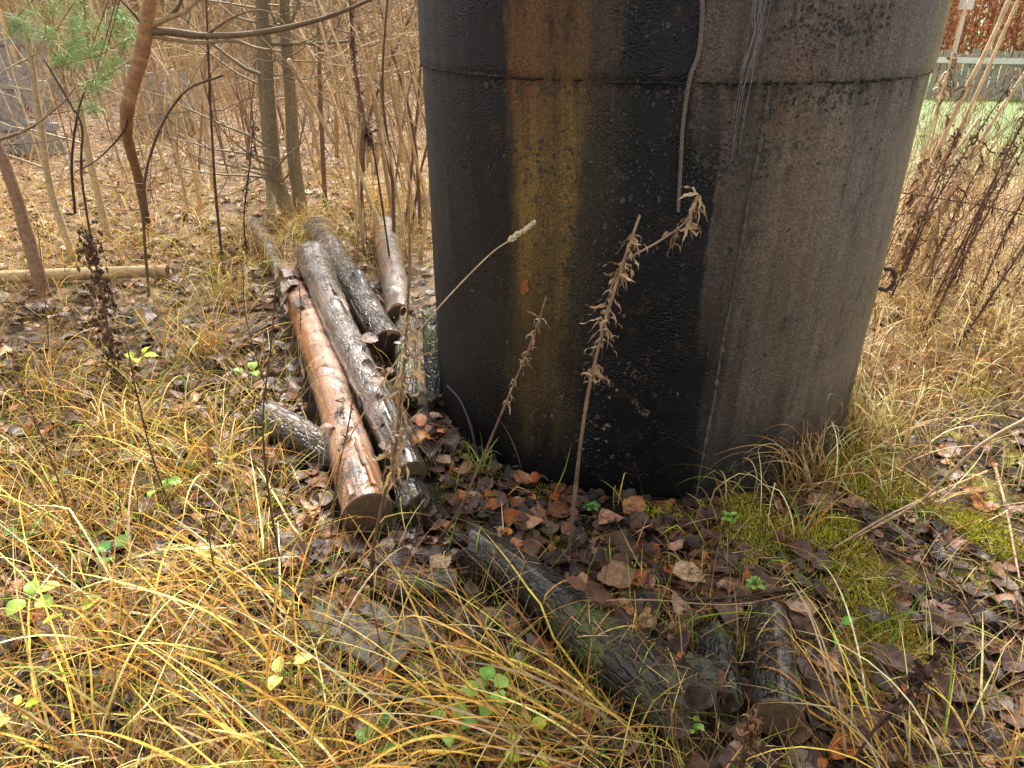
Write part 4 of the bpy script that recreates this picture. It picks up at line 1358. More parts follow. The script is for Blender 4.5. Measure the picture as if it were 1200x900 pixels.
GR1 = [(150, 195, 85), (130, 185, 80), (165, 200, 95)]
GR2 = [(205, 215, 80), (190, 210, 75), (220, 220, 110)]
GR3 = [(90, 160, 80), (110, 170, 85)]
seedling(22, 716, .12, 4, .05, GR1, 'three lobed bright green seedling at the left edge', seed=1)
seedling(104, 732, .10, 2, .05, GR2, 'yellow green seedling of two round leaves at lower left', .5, seed=1.2)
seedling(128, 652, .06, 3, .05, GR3, 'dark green low seedling in the leaves at left', .5, seed=.5)
seedling(32, 622, .06, 4, .045, GR3, 'green seedling near the left edge above the golden grass', .5, seed=2)
seedling(160, 425, .12, 4, .06, GR2, 'lime green seedling standing before the dark dried weed', .35, seed=.3)
seedling(200, 572, .10, 3, .045, GR1, 'small green seedling with one yellow leaf in the middle of the left grass', .45, seed=1)
seedling(66, 572, .05, 2, .035, GR1, 'tiny green seedling at left', .5, seed=2)
seedling(288, 433, .05, 3, .05, GR1, 'round leaved green seedling beside the orange log', .5, seed=0)
seedling(258, 540, .05, 3, .035, GR2, 'tiny lime seedling left of the short dark log', .45, seed=1)
seedling(545, 862, .10, 4, .042, GR1, 'green seedling at the bottom centre, left one of the pair', .45, seed=.6)
seedling(578, 828, .12, 6, .042, GR1, 'taller green seedling at the bottom centre with round leaves', .45, seed=0)
seedling(606, 866, .07, 3, .035, GR2, 'lime seedling at the bottom centre, right of the taller one', .5, seed=1.4)
seedling(620, 890, .06, 2, .035, GR2, 'small yellow seedling at the lower edge', .5, seed=2.2)
seedling(450, 880, .06, 3, .045, GR3, 'dark green seedling at the lower edge in the golden grass', .45, seed=.2)
seedling(332, 812, .12, 3, .045, [(228, 196, 110)], 'withered yellow seedling among the golden grass', .4, seed=1)
seedling(40, 838, .08, 6, .035, GR2, 'feathery yellow green seedling in the lower left corner', .25, seed=1)
seedling(858, 605, .06, 7, .022, GR1, 'small leaved green sprig at the foot of the tank seam', .4, seed=1)
seedling(880, 680, .07, 9, .02, GR1, 'green sprig with many tiny leaves right of the mossy log', .4, seed=.4)
seedling(690, 590, .04, 8, .02, GR3, 'green sprig at the base of the tall dried weed', .4, seed=.4)
seedling(800, 845, .07, 6, .02, GR1, 'green sprig below the square timber block', .4, seed=2.4)
seedling(978, 742, .06, 2, .05, [(120, 190, 60)], 'single bright green blade leaf right of the short charred log', .2, seed=1.1)


# ------------------------------------------------------------ dried weeds
DRY = [(186, 156, 124), (168, 136, 104), (150, 116, 86), (204, 176, 142)]
DRYD = [(96, 70, 54), (78, 58, 48), (112, 84, 64), (60, 46, 40)]


def weed(pts, r0, r1, label, pal=DRY, stalk=(120, 92, 72), leaves=None, heads=None, branches=(), name='dried_weed', group='dried weeds', mat=None, stalk2=None):
    """pts: (u, v, Y) or 3D points of the stalk from the root up"""
    P3 = [pt(*p) if len(p) == 3 and abs(p[0]) > 9 else np.array(p, float) for p in pts]
    P3[0][2] = float(gh(P3[0][0], P3[0][1])) - .01
    P = spline(P3, max(24, len(P3) * 9))
    n = len(P)
    root = empty(name, P3[0], label, 'dried plant', group)
    b = MB()
    c0 = np.array(lin(*stalk))
    c1 = np.array(lin(*(stalk2 or stalk)))
    t = np.linspace(0, 1, n)[:, None]
    tube(b, P, np.linspace(r0, r1, n) * (1 + .25 * vnoise(np.arange(n) * .9, np.arange(n) * 0., int(P3[0][0] * 100))), 6, np.clip((c0 * (1 - t) + c1 * t) * (1 + .3 * rng.normal(0, .5, (n, 1))), .01, .8))
    paths = [(P, 1.0)]
    for br in branches:
        B3 = [pt(*p) for p in br]
        B = spline(B3, 20)
        tube(b, B, np.linspace(r1 * 1.1, r1 * .5, 20), 5, c1)
        paths.append((B, .28))
    b.build('stem', M_STALK, root)
    if leaves:
        t0, t1, cnt, Lr, wid = leaves
        lf = MB()
        for B, wgt in paths:
            m_ = int(cnt * wgt)
            cc_ = rng.uniform(t0 if B is P else .1, t1, max(3, m_ // 6))
            ii = (np.clip(rng.choice(cc_, m_) + rng.normal(0, .012, m_), 0, .99) * len(B)).astype(int)
            o = B[ii]
            K = 9
            Ls_ = rng.uniform(*Lr, m_)
            aa = rng.uniform(0, 6.283, m_)
            dv = np.stack([np.sin(aa) * .6, np.cos(aa) * .6, rng.uniform(-.6, .9, m_)], -1)
            st = np.zeros((m_, K, 3))
            s_ = np.linspace(0, 1, K)
            droop = rng.uniform(.15, .75, m_)[:, None] * np.array([0, 0, -1.0])
            for q in range(K):
                dv = dv + rng.normal(0, .62, (m_, 3)) * [.7, .7, 1] + droop
                dv /= np.linalg.norm(dv, axis=1)[:, None]
                st[:, q] = dv * (Ls_ / K)[:, None]
            aa = aa[:, None] + np.zeros((1, K))
            PP = o[:, None] + np.cumsum(st, 1) - st[:, :1]
            rx, ry = PP[..., 0] - TX, PP[..., 1] - TY
            rr = np.hypot(rx, ry)
            kk = np.where(rr < TR + .012, (TR + .012) / rr, 1)
            PP[..., 0], PP[..., 1] = TX + rx * kk, TY + ry * kk
            tw = rng.uniform(0, 6, m_)[:, None] + np.cumsum(rng.normal(0, .7, (m_, K)), 1)
            W = wid * rng.uniform(.5, 1.3, m_)[:, None] * np.sin(np.pi * (.12 + .86 * s_))[None]
            off = np.stack([np.cos(tw) * np.cos(aa), -np.cos(tw) * np.sin(aa), np.sin(tw)], -1) * W[..., None] / 2
            V = np.stack([PP - off, PP + off], 2)
            base = (np.arange(m_) * K * 2)[:, None]
            q = np.arange(K - 1)[None] * 2
            f = np.stack([base + q, base + q + 1, base + q + 3, base + q + 2], -1).reshape(-1, 4)
            lf.add(V.reshape(-1, 3), f, None, np.repeat(np.clip(pick(pal, m_), .01, .8), K * 2, 0))
        o = lf.build('dried_leaf', M_CURL, root, kind='stuff')
    if heads:
        t0, t1, cnt, sz, spread = heads
        hb = MB()
        for _ in range(cnt):
            p = P[int(np.clip(random.uniform(t0, t1), 0, .99) * n)] + rng.normal(0, spread, 3)
            s = sz * random.uniform(.4, 1.2)
            V = p + np.array([[1, 0, 0], [-1, 0, 0], [0, 1, 0], [0, -1, 0], [0, 0, 1.5], [0, 0, -1.5]]) * s * rng.uniform(.5, 1.3, (6, 1))
            hb.add(V, None, [[0, 2, 4], [2, 1, 4], [1, 3, 4], [3, 0, 4], [2, 0, 5], [1, 2, 5], [3, 1, 5], [0, 3, 5]], np.clip(pick(pal, 1)[0], .01, .8))
        hb.build('seed_head', M_CURL, root, smooth=False, kind='stuff')
    return root


Y1 = at(665, 655)[1]
weed([(665, 655, Y1), (683, 500, Y1 + .02), (703, 400, Y1 + .03), (728, 315, Y1 + .04), (750, 252, Y1 + .05)], .0065, .003, 'tall dried weed with curled beige leaves standing in front of the tank', leaves=(.36, 1.0, 105, (.04, .11), .0085), branches=[[(737, 302, Y1 + .04), (775, 281, Y1 + .07), (805, 258, Y1 + .08), (819, 228, Y1 + .08)]], stalk=(104, 84, 72), stalk2=(160, 130, 104))
Y2 = at(522, 628)[1]
weed([(505, 655, Y2 - .06), (538, 598, Y2 - .02), (562, 545, Y2), (600, 455, Y2 + .02), (625, 395, Y2 + .03), (640, 348, Y2 + .03)], .0055, .002, 'smaller dried weed leaning right in front of the tank, left of the tall one', leaves=(.5, 1.0, 46, (.025, .065), .005), stalk=(70, 54, 46), stalk2=(150, 116, 90))
Y3 = at(436, 706)[1]
weed([(436, 706, Y3), (436, 655, Y3), (448, 590, Y3 + .02), (460, 545, Y3 + .03), (470, 470, Y3 + .04), (476, 390, Y3 + .05), (480, 300, Y3 + .06), (478, 222, Y3 + .06)], .006, .003, 'tall dead weed wrapped in curly straw leaves standing over the log pile', leaves=(.40, .80, 120, (.05, .13), .009), stalk=(56, 44, 40), stalk2=(150, 116, 84), pal=DRY + [(214, 184, 130), (200, 160, 100)])
Y4 = at(350, 655)[1]
weed([(350, 655, Y4), (390, 553, Y4 + .02), (413, 507, Y4 + .03), (460, 430, Y4 + .05), (510, 365, Y4 + .07), (570, 302, Y4 + .08), (600, 280, Y4 + .08), (626, 261, Y4 + .08)], .0026, .0014, 'long thin grass stalk with a pale feathery seed head reaching across the tank', stalk=(196, 150, 96), stalk2=(214, 184, 140), heads=(.84, 1.0, 120, .0038, .0026), pal=[(236, 214, 180), (222, 196, 160)], name='seed_stalk')
Y5 = at(142, 462)[1]
weed([(142, 462, Y5), (132, 420, Y5), (122, 360, Y5), (112, 310, Y5), (100, 268, Y5)], .007, .003, 'thick dark dried weed clustered with brown seed heads in the left grass', heads=(.05, .95, 420, .009, .022), pal=DRYD + [(130, 100, 76)], stalk=(110, 84, 64))
for (pts, lab) in [
    ([(58, 430, 3.0), (55, 380, 3.0), (50, 320, 3.0), (42, 250, 3.0)], 'thin brown dried stalk at the left border'),
    ([(335, 690, None), (318, 600, None), (308, 500, None), (318, 400, None), (324, 330, None)], 'thin brown stalk rising left of the orange log'),
    ([(268, 725, None), (250, 660, None), (240, 590, None)], 'short dark stalk among the golden tussocks'),
    ([(318, 470, None), (290, 380, None), (284, 310, None)], 'brown stalk standing at the far end of the orange log'),
    ([(205, 610, None), (180, 540, None), (160, 460, None), (148, 400, None)], 'thin brown stalk left of the pile with no leaves'),
    ([(350, 420, None), (352, 360, None), (348, 300, None)], 'short brown stalk beside the grey log'),
    ([(388, 640, None), (395, 560, None), (408, 500, None), (415, 455, None)], 'thin black stalk crossing the orange log'),
    ([(95, 640, None), (60, 540, None), (18, 440, None)], 'brown leaning stalk in the grass at far left'),
    ([(425, 235, 5.0), (420, 170, 5.0), (412, 90, 5.0)], 'shaggy dark dead stalk before the thicket'),
]:
    Yb = pts[0][2] or at(pts[0][0], pts[0][1])[1]
    weed([(u_, v_, Yb) for u_, v_, _ in pts], .0035, .0015, lab, stalk=random.choice([(110, 80, 60), (130, 96, 70), (90, 66, 52)]), heads=(.3, 1, 30, .004, .006), pal=DRYD)
weed([(455, 262, 4.2), (440, 190, 4.2), (425, 130, 4.25), (414, 60, 4.3), (408, -30, 4.3)], .007, .004, 'dark shaggy dead stalk leaning left beside the tank', leaves=(.3, .95, 120, (.05, .14), .014), stalk=(84, 60, 48), pal=DRYD + [(140, 108, 84)])
weed([(289, 300, 4.6), (286, 255, 4.6), (293, 190, 4.6), (297, 140, 4.6)], .006, .003, 'dark dried weed standing left of the grey twin trunks', leaves=(.05, .95, 90, (.03, .09), .012), stalk=(70, 54, 46), pal=DRYD)
# big withered dark weeds at the lower edge, close to the viewer
Yb = 0.74
weed([(860, 990, Yb), (862, 930, Yb), (872, 880, Yb), (884, 846, Yb)], .004, .002, 'brown withered weed in the lower foreground left of the short charred log', leaves=(.45, 1.0, 110, (.02, .05), .010), stalk=(80, 58, 44), pal=[(134, 98, 66), (110, 78, 54), (156, 120, 84), (84, 60, 46)])
weed([(985, 905, .97), (1030, 848, 1.0), (1075, 800, 1.04), (1102, 762, 1.07)], .004, .002, 'dark withered weed leaning over the straw at lower right', leaves=(.35, 1.0, 110, (.03, .075), .012), stalk=(70, 52, 42), pal=[(70, 50, 42), (92, 68, 54), (56, 42, 36), (116, 88, 68)])

# leaning stalks right of the tank
right_pale = [([(1052, 322, 4.4), (1078, 230, 4.4), (1120, 130, 4.4), (1165, 40, 4.4), (1200, -45, 4.4)], .019, 'thickest pale dead stalk leaning right beside the tank'),
              ([(1058, 318, 4.5), (1090, 220, 4.5), (1140, 120, 4.5), (1182, 25, 4.5), (1215, -50, 4.5)], .014, 'second pale dead stalk leaning close along the thickest one'),
              ([(1075, 320, 4.2), (1112, 230, 4.2), (1165, 140, 4.2), (1225, 50, 4.2)], .014, 'pale brown dead stalk leaning furthest right'),
              ([(1045, 330, 4.6), (1068, 240, 4.6), (1100, 120, 4.6), (1135, 0, 4.6)], .007, 'slim tan dead stalk nearest the tank edge'),
              ([(1072, 260, 5.2), (1100, 130, 5.2), (1128, 20, 5.2), (1140, -30, 5.2)], .007, 'thin upright brown stalk before the white rail'),
              ([(1040, 345, 4.0), (1060, 285, 4.0), (1095, 215, 4.0), (1150, 135, 4.0)], .012, 'tan broken stalk low beside the tank edge')]
for pts, r, lab in right_pale:
    weed(pts, r, r * .55, lab, stalk=(168, 134, 98), stalk2=(226, 204, 170), leaves=(.0, .6, 90, (.06, .20), .016), pal=DRY + DRYD, name='dead_stalk', group='leaning dead stalks')
right_dark = [[(1078, 408, 3.3), (1115, 330, 3.3), (1160, 245, 3.3), (1230, 120, 3.3)], [(1066, 418, 3.3), (1120, 300, 3.35), (1190, 160, 3.4), (1240, 60, 3.4)],
              [(1110, 425, 3.1), (1150, 365, 3.1), (1200, 290, 3.1), (1250, 225, 3.1)], [(1035, 372, 3.7), (1065, 300, 3.7), (1100, 210, 3.7), (1125, 150, 3.7)],
              [(1095, 372, 3.6), (1130, 290, 3.6), (1170, 200, 3.6), (1200, 140, 3.6)], [(1050, 345, 3.9), (1085, 260, 3.9), (1130, 180, 3.9), (1190, 90, 3.9)],
              [(1140, 360, 3.6), (1180, 270, 3.6), (1230, 180, 3.6)], [(1122, 330, 4.0), (1150, 250, 4.0), (1195, 170, 4.0)], [(1085, 330, 4.2), (1110, 270, 4.2), (1150, 190, 4.2)]]
for q, pts in enumerate(right_dark):
    weed(pts, .006, .003, ['dark dried stalk rooted right of the tall pale tussock, leaning far right', 'longest dark dried stalk, reaching the upper right corner', 'dark dried stalk lowest at the right border', 'dark dried stalk nearest the tank edge', 'dark dried stalk in the middle of the straw at right', 'dark dried stalk just behind the iron ring', 'short dark dried stalk at the right border', 'dark dried stalk below the picket fence', 'dark dried stalk next to the level twig'][q], stalk=(84, 60, 48), stalk2=(100, 72, 56), heads=(.1, 1.0, 150, .005, .013), leaves=(.05, 1.0, 70, (.03, .10), .009), pal=DRYD + [(150, 112, 84)], name='dead_stalk', group='dark leaning dead stalks')
# loose sticks on the ground at right
for pts, r, lab in [([(1215, 482, .34), (1150, 520, .26), (1080, 585, .08), (1000, 632, .02)], .0065, 'long pale stick lying slanted at the right edge'),
                    ([(1158, 548, .05), (1100, 574, .04), (1040, 606, .03), (975, 645, .02)], .005, 'second pale stick, below the long slanted one'),
                    ([(1168, 545, .02), (1180, 600, .02), (1196, 680, .02)], .006, 'thin grey stick pointing at the viewer on the right'),
                    ([(800, 706, .02), (860, 700, .03), (925, 690, .03)], .005, 'thin dark twig lying behind the short charred log'),
                    ([(660, 706, .14), (760, 702, .16), (860, 708, .1), (950, 690, .02)], .0022, 'long straw coloured twig lying across the mossy log'),
                    ([(515, 615, .03), (560, 640, .04), (610, 662, .02)], .006, 'dark twig leading from the charred stump to the charred log')]:
    b = MB()
    P = spline([at(*p) + np.array([0, 0, float(gh(at(*p)[0], at(*p)[1]))]) for p in pts], 30)
    tube(b, P, np.linspace(r, r * .6, 30), 7, lin(*(random.choice([(176, 146, 112), (160, 130, 98)]) if 'dark' not in lab else (70, 56, 48))), rough=.15, seed=4)
    b.thing('stick', M_STALK, P[-1], lab, 'stick')
b = MB()
P = spline([pt(1058, 226, 4.0), pt(1110, 234, 4.0), pt(1162, 243, 4.0), pt(1240, 262, 4.0)], 30)
tube(b, P, .004, 5, lin(80, 66, 56))
b.thing('stick', M_STALK, P[0], 'thin straight twig hanging level in the stalks right of the tank', 'stick')


# ------------------------------------------------------------ saplings, pine, thicket
def twig_branch(mb, p, d, L, r, depth, c, curve=.35, sides=4):
    n = 6
    P = [p]
    dd = d / np.linalg.norm(d)
    for q in range(n - 1):
        dd = dd + rng.normal(0, curve * .35, 3) + np.array([0, 0, .03])
        dd /= np.linalg.norm(dd)
        P.append(P[-1] + dd * L / (n - 1))
    P = np.array(P)
    tube(mb, P, np.linspace(r, max(r * .3, .0012), n), sides, c, cap=False)
    if depth > 0:
        for q in range(random.randint(1, 3)):
            k_ = random.randint(1, n - 2)
            nd = dd + rng.normal(0, .7, 3)
            twig_branch(mb, P[k_], nd, L * random.uniform(.35, .7), r * .5, depth - 1, c, curve, 3)


def sapling(stems, label, group=None, cols=((150, 128, 100), (170, 150, 118)), twigs=10, tl=(.3, .9), name='sapling', cat='sapling', depth=1, sides=8, rough=.1, Yb=None, tz=(.25, 1.0), single=True):
    """stems: list of (3D points, r0, r1); every stem grows from the same root"""
    base = np.array(stems[0][0][0], float)
    base[2] = float(gh(base[0], base[1])) - .02
    root = empty(name, base, label, cat, group)
    tw = MB()
    for q, (pts, r0, r1) in enumerate(stems):
        P3 = np.array(pts, float)
        if P3[0][2] < .3:
            P3[0][2] = float(gh(P3[0][0], P3[0][1])) - .03
        n = max(12, len(P3) * 7)
        P = spline(P3, n)
        c = np.array(lin(*cols[0])) * random.uniform(.85, 1.15)
        c2 = np.array(lin(*cols[1]))
        tt = np.linspace(0, 1, n)[:, None]
        b = MB()
        tube(b, P, np.linspace(r0, r1, n), sides, np.clip(c * (1 - tt) + c2 * tt, 0.01, .8), rough=rough, seed=random.randint(0, 999))
        b.build('trunk', M_BARK, root)
        for _ in range(twigs):
            k_ = int(random.uniform(*tz) * (n - 1))
            d = np.array([random.gauss(0, 1), random.gauss(0, 1), random.uniform(-.1, 1.1)])
            if single:
                tw = MB()
            twig_branch(tw, P[k_], d, random.uniform(*tl), (r0 + (r1 - r0) * k_ / n) * .35, depth, c * .9)
            if single:
                tw.build('branch', M_BARK, root)
    if twigs and not single:
        tw.build('twigs', M_BARK, root, kind='stuff')
    return root


# two grey trunks behind the log pile, from one root
YA = at(335, 252)[1]
b0 = pt(342, 250, YA)
sapling([([b0, pt(325, 215, YA), pt(317, 150, YA), pt(312, 70, YA), pt(306, -10, YA), pt(300, -160, YA + .1), pt(290, -700, YA + .3)], .06, .035),
         ([pt(346, 247, YA), pt(334, 228, YA), pt(322, 200, YA - .05), pt(318, 160, YA)], .035, .03),
         ([pt(318, 262, YA - .1), pt(314, 200, YA + .15), pt(306, 100, YA + .2), pt(303, 0, YA + .2), pt(296, -300, YA + .3)], .03, .02)], 'tall grey twin stemmed tree with curved foot behind the log pile', None, ((136, 124, 98), (104, 92, 76)), 12, (.4, 1.2), 'bare_tree', 'tree', 2, 12, .07, tz=(.45, 1))
sapling([([pt(352, 240, YA + .1), pt(345, 190, YA + .1), pt(341, 120, YA + .1), pt(335, 40, YA + .1), pt(333, -20, YA + .1), pt(325, -500, YA + .3)], .058, .03)], 'smooth grey tree just right of the twin stemmed tree', None, ((146, 132, 104), (116, 102, 84)), 10, (.4, 1.1), 'bare_tree', 'tree', 2, 12, .06, tz=(.5, 1))
spec = [
    ([(75, 262), (60, 225), (48, 150), (38, 80), (26, 0), (5, -160)], 4.6, .024, 'pale smooth sapling second from the left edge', ((176, 156, 122), (180, 160, 128)), 10),
    ([(118, 250), (106, 190), (96, 140), (84, 70), (74, 0), (60, -200)], 5.2, .028, 'pale birch like sapling right of the smooth one', ((190, 170, 132), (186, 160, 120)), 10),
    ([(44, 322), (30, 270), (14, 215), (-12, 150), (-70, 20)], 4.0, .04, 'thick brown leaning trunk at the left edge', ((140, 112, 90), (146, 118, 94)), 4),
    ([(256, 292), (253, 230), (248, 150), (244, 60), (240, -40)], 4.4, .010, 'thin dark straight sapling left of the twin stemmed tree', ((78, 62, 54), (84, 66, 56)), 6),
    ([(166, 318), (168, 240), (180, 170), (214, 110), (262, 88)], 4.0, .009, 'dark curved sapling bending right before the litter', ((104, 84, 66), (80, 62, 52)), 7),
    ([(98, 268), (96, 210), (96, 150), (80, 118), (52, 70)], 4.4, .008, 'thin dark forked sapling near the pine needles', ((74, 58, 52), (66, 52, 48)), 6),
    ([(88, 250), (84, 190), (92, 130), (104, 95)], 4.6, .009, 'black thin sapling beside the forked one', ((60, 48, 44), (60, 50, 46)), 5),
    ([(425, 200), (422, 130), (414, 60), (412, -10), (405, -200)], 5.6, .022, 'brown sapling with peeling bark before the thicket', ((122, 92, 74), (110, 82, 66)), 6),
    ([(395, 185), (394, 110), (392, 40), (390, -20), (386, -200)], 6.6, .020, 'straight pale sapling in the thicket', ((168, 132, 96), (160, 128, 98)), 8),
    ([(376, 200), (376, 130), (374, 60), (372, -30)], 6.2, .022, 'brown sapling in the thicket right of the grey trees', ((128, 96, 76), (130, 104, 84)), 8),
    ([(440, 205), (446, 130), (455, 60), (462, -40)], 5.4, .018, 'pale leaning sapling close to the left side of the tank', ((178, 154, 114), (182, 158, 120)), 9),
    ([(470, 190), (468, 110), (472, 40), (476, -60)], 6.4, .018, 'pale sapling just left of the tank edge', ((180, 156, 116), (186, 160, 124)), 10),
    ([(432, 190), (432, 110), (438, 20), (442, -60)], 6.0, .02, 'light tan sapling with long twigs in the thicket', ((176, 150, 112), (186, 160, 124)), 10),
]
for pts, Y, r, lab, cols, tw_ in spec:
    sapling([([pt(u_, v_, Y) for u_, v_ in pts], r, r * .55)], lab, 'saplings left of the tank', cols, tw_, (.25, .8), depth=1, sides=8)
# slanting dead pole
b = MB()
P = spline([pt(392, 168, 5.6), pt(360, 110, 5.5), pt(338, 70, 5.3)], 14)
tube(b, P, .015, 7, lin(196, 170, 136), rough=.1)
b.thing('stick', M_STALK, P[0], 'pale dead pole leaning against the grey trees', 'stick')

# many bare saplings filling the thicket
near_cols = [((194, 166, 124), (200, 174, 134)), ((176, 146, 108), (184, 156, 120)), ((138, 110, 84), (148, 120, 94)), ((210, 184, 142), (212, 190, 150)), ((104, 82, 66), (112, 90, 72))]
placed = 0
while placed < 150:
    az = random.uniform(-36, -5.0)
    d = random.uniform(5.2, 13) if random.random() < .75 else random.uniform(4.6, 6.5)
    if az < -28.5 and random.random() < .6:
        continue
    if az < -15 and d < 6.2 or (-22 < az < -13 and d < 7.2):
        continue
    xx, yy = d * math.sin(R_(az)), d * math.cos(R_(az))
    hgt = random.uniform(1.6, 4.2)
    lx, ly = random.gauss(0, .22), random.gauss(0, .15)
    pts = [(xx, yy, 0)]
    for q in range(1, 5):
        t = q / 4
        pts.append((xx + lx * hgt * t ** 1.4 + random.gauss(0, .05), yy + ly * hgt * t + random.gauss(0, .05), hgt * t))
    nearg = d < 8
    ci = random.randrange(5)
    thick = random.choice([(.006, .0095, 'hair thin'), (.0095, .0135, 'slim'), (.0135, .019, 'stout')])
    lean = 'upright' if abs(lx) < .08 else ('left leaning' if lx < 0 else 'right leaning')
    place = ('by the tank edge' if az > -10 else 'between peeling sapling and tank' if az > -15 else 'behind the twin trunks' if az > -20 else 'left of the twin trunks' if az > -25 else 'behind the pine limb' if az > -30 else 'behind the pine needles')
    depth_ = 'near' if d < 8 else 'deep'
    lab = '%s %s %s sapling %s in the thicket %s' % (lean, thick[2], ['tan', 'light brown', 'brown', 'pale', 'dark brown'][ci], depth_, place)
    sapling([(pts, random.uniform(thick[0], thick[1]), .004)], lab, 'bare saplings of the thicket', near_cols[ci], random.randint(8, 16) if az > -14 else random.randint(5, 11), (.25, 1.0), depth=1, sides=5, rough=.1, single=False)
    placed += 1

# brush and far wood: twigs nobody could count
bm_ = MB()
for q in range(1050):
    az = random.uniform(-40, -3)
    d = random.uniform(6.6, 16)
    if -23 < az < -14 and d < 9.5:
        d += 5
    if az < -28 and d < 13 and random.random() < .7:
        continue
    xx, yy = d * math.sin(R_(az)), d * math.cos(R_(az))
    p = np.array([xx, yy, float(gh(xx, yy))])
    c = np.array(lin(*random.choice([(206, 176, 134), (190, 158, 120), (212, 184, 142), (150, 118, 90), (172, 148, 116)]))) * random.uniform(.8, 1.15)
    twig_branch(bm_, p, np.array([random.gauss(0, .5), random.gauss(0, .4), 1.0]), random.uniform(.5, 1.8), random.uniform(.003, .007), 1, c, .4, 3)
tag(bm_.build('undergrowth', M_BARK), 'pale tangled twigs of the undergrowth under the saplings', 'undergrowth', None, 'stuff')
fw = MB()
for q in range(2600):
    az = random.uniform(-60, 75)
    d = random.uniform(17, 40)
    if az > 14:
        d = random.uniform(30, 55)
    xx, yy = d * math.sin(R_(az)), d * math.cos(R_(az))
    h_ = random.uniform(3.5, 9)
    c = np.array(lin(*random.choice([(196, 170, 132), (180, 150, 116), (170, 146, 114), (206, 182, 142), (150, 132, 102), (164, 158, 108)]))) * random.uniform(.8, 1.15)
    P = np.array([(xx, yy, -.3), (xx + random.gauss(0, .2), yy, h_ * .5), (xx + random.gauss(0, .5), yy + random.gauss(0, .3), h_)])
    tube(fw, P, [.06, .04, .012], 4, c, cap=False)
    for k_ in range(7):
        t = random.uniform(.1, 1)
        p = P[0] * (1 - t) + P[2] * t
        twig_branch(fw, p, np.array([random.gauss(0, 1), random.gauss(0, 1), .6]), random.uniform(.8, 2.2), .014, 1, c, .3, 3)
tag(fw.build('far_wood', M_BARK), 'pale leafless wood far behind the thicket', 'wood', None, 'stuff')

tg = MB()
for q in range(330):
    az = random.uniform(23, 42)
    d = random.uniform(4.2, 8.5)
    xx, yy = d * math.sin(R_(az)), d * math.cos(R_(az))
    if math.hypot(xx - TX, yy - TY) < TR + .25:
        continue
    p = np.array([xx, yy, float(gh(xx, yy))])
    c = np.array(lin(*random.choice([(176, 140, 104), (120, 88, 66), (96, 70, 56), (206, 176, 136), (150, 112, 82)]))) * random.uniform(.8, 1.15)
    twig_branch(tg, p, np.array([random.gauss(.35, .4), random.gauss(0, .3), 1.0]), random.uniform(.4, 1.15), random.uniform(.003, .006), 1, c, .5, 3)
tag(tg.build('dry_brush', M_BARK), 'tangle of dry brown stems beyond the right side of the tank', 'brush', None, 'stuff')

# pine with orange bark and green needles leaning out of the thicket
YP = 4.2
pine_base = pt(172, 268, 5.5)
pine_base[2] = float(gh(pine_base[0], pine_base[1]))
pine = empty('pine_tree', pine_base, 'thin bent pine with orange bark above and green needles at upper left', 'tree')
b = MB()
top_ = pt(184, -70, YP)
P = spline([pine_base + np.array([0, 0, -.05]), pt(163, 212, 5.0), pt(150, 165, 4.5), pt(149, 132, YP), pt(154, 106, YP), pt(163, 75, YP), pt(171, 38, YP), pt(176, 0, YP), top_, top_ + np.array([.1, .1, 1.2]), top_ + np.array([.1, .2, 3.0])], 110)
kc = np.clip(1 - np.abs(np.arange(110) - 0) / 44.0, 0, 1)[:, None]
tc = np.array(lin(158, 116, 82)) * (1 - kc) + np.array(lin(92, 76, 62)) * kc
tube(b, P, np.concatenate([np.linspace(.030, .032, 26), np.linspace(.032, .037, 14), np.full(30, .037), np.linspace(.037, .02, 40)]), 14, tc * (1 + .25 * rng.normal(0, .5, (110, 1))), rough=.09, seed=8)
b.build('trunk', M_BARK, pine)
for pts, r, c in [([(172, 38), (195, 37), (240, 42), (300, 39), (355, 28), (400, 14), (450, -8)], .022, (112, 92, 70)), ([(175, 42), (230, 50), (275, 48), (300, 56), (330, 60)], .012, (150, 126, 92)),
                  ([(173, 32), (195, 22), (215, 14), (238, -6)], .020, (170, 140, 104)), ([(168, 30), (155, 14), (138, -4)], .012, (90, 68, 54)), ([(176, 32), (200, 18), (212, 2), (216, -20)], .013, (96, 76, 60)),
                  ([(147, 130), (148, 148), (132, 170), (110, 190), (88, 202)], .007, (66, 50, 44)), ([(150, 120), (141, 124), (146, 136)], .006, (66, 50, 44)), ([(240, 42), (270, 22), (300, 12), (330, 18)], .007, (120, 96, 74)), ([(300, 39), (320, 60), (318, 72), (290, 66)], .006, (130, 106, 80))]:
    b = MB()
    tube(b, spline([pt(u_, v_, YP) for u_, v_ in pts], 30), np.linspace(r, r * .4, 30), 7, lin(*c), rough=.12, seed=int(r * 999))
    b.build('branch', M_BARK, pine)
b = MB()
centers = [(66, 36, 4.4), (95, 30, 4.5), (120, 42, 4.5), (105, 62, 4.5), (78, 55, 4.4), (130, 20, 4.5), (60, 15, 4.4), (92, 52, 4.3), (130, 65, 4.4), (118, 85, 4.5), (150, 28, 4.5), (40, 25, 4.5), (108, 100, 4.5), (95, 10, 4.4), (100, 120, 4.6), (20, 20, 4.4), (140, 45, 4.6), (74, 74, 4.5)]
nx = []
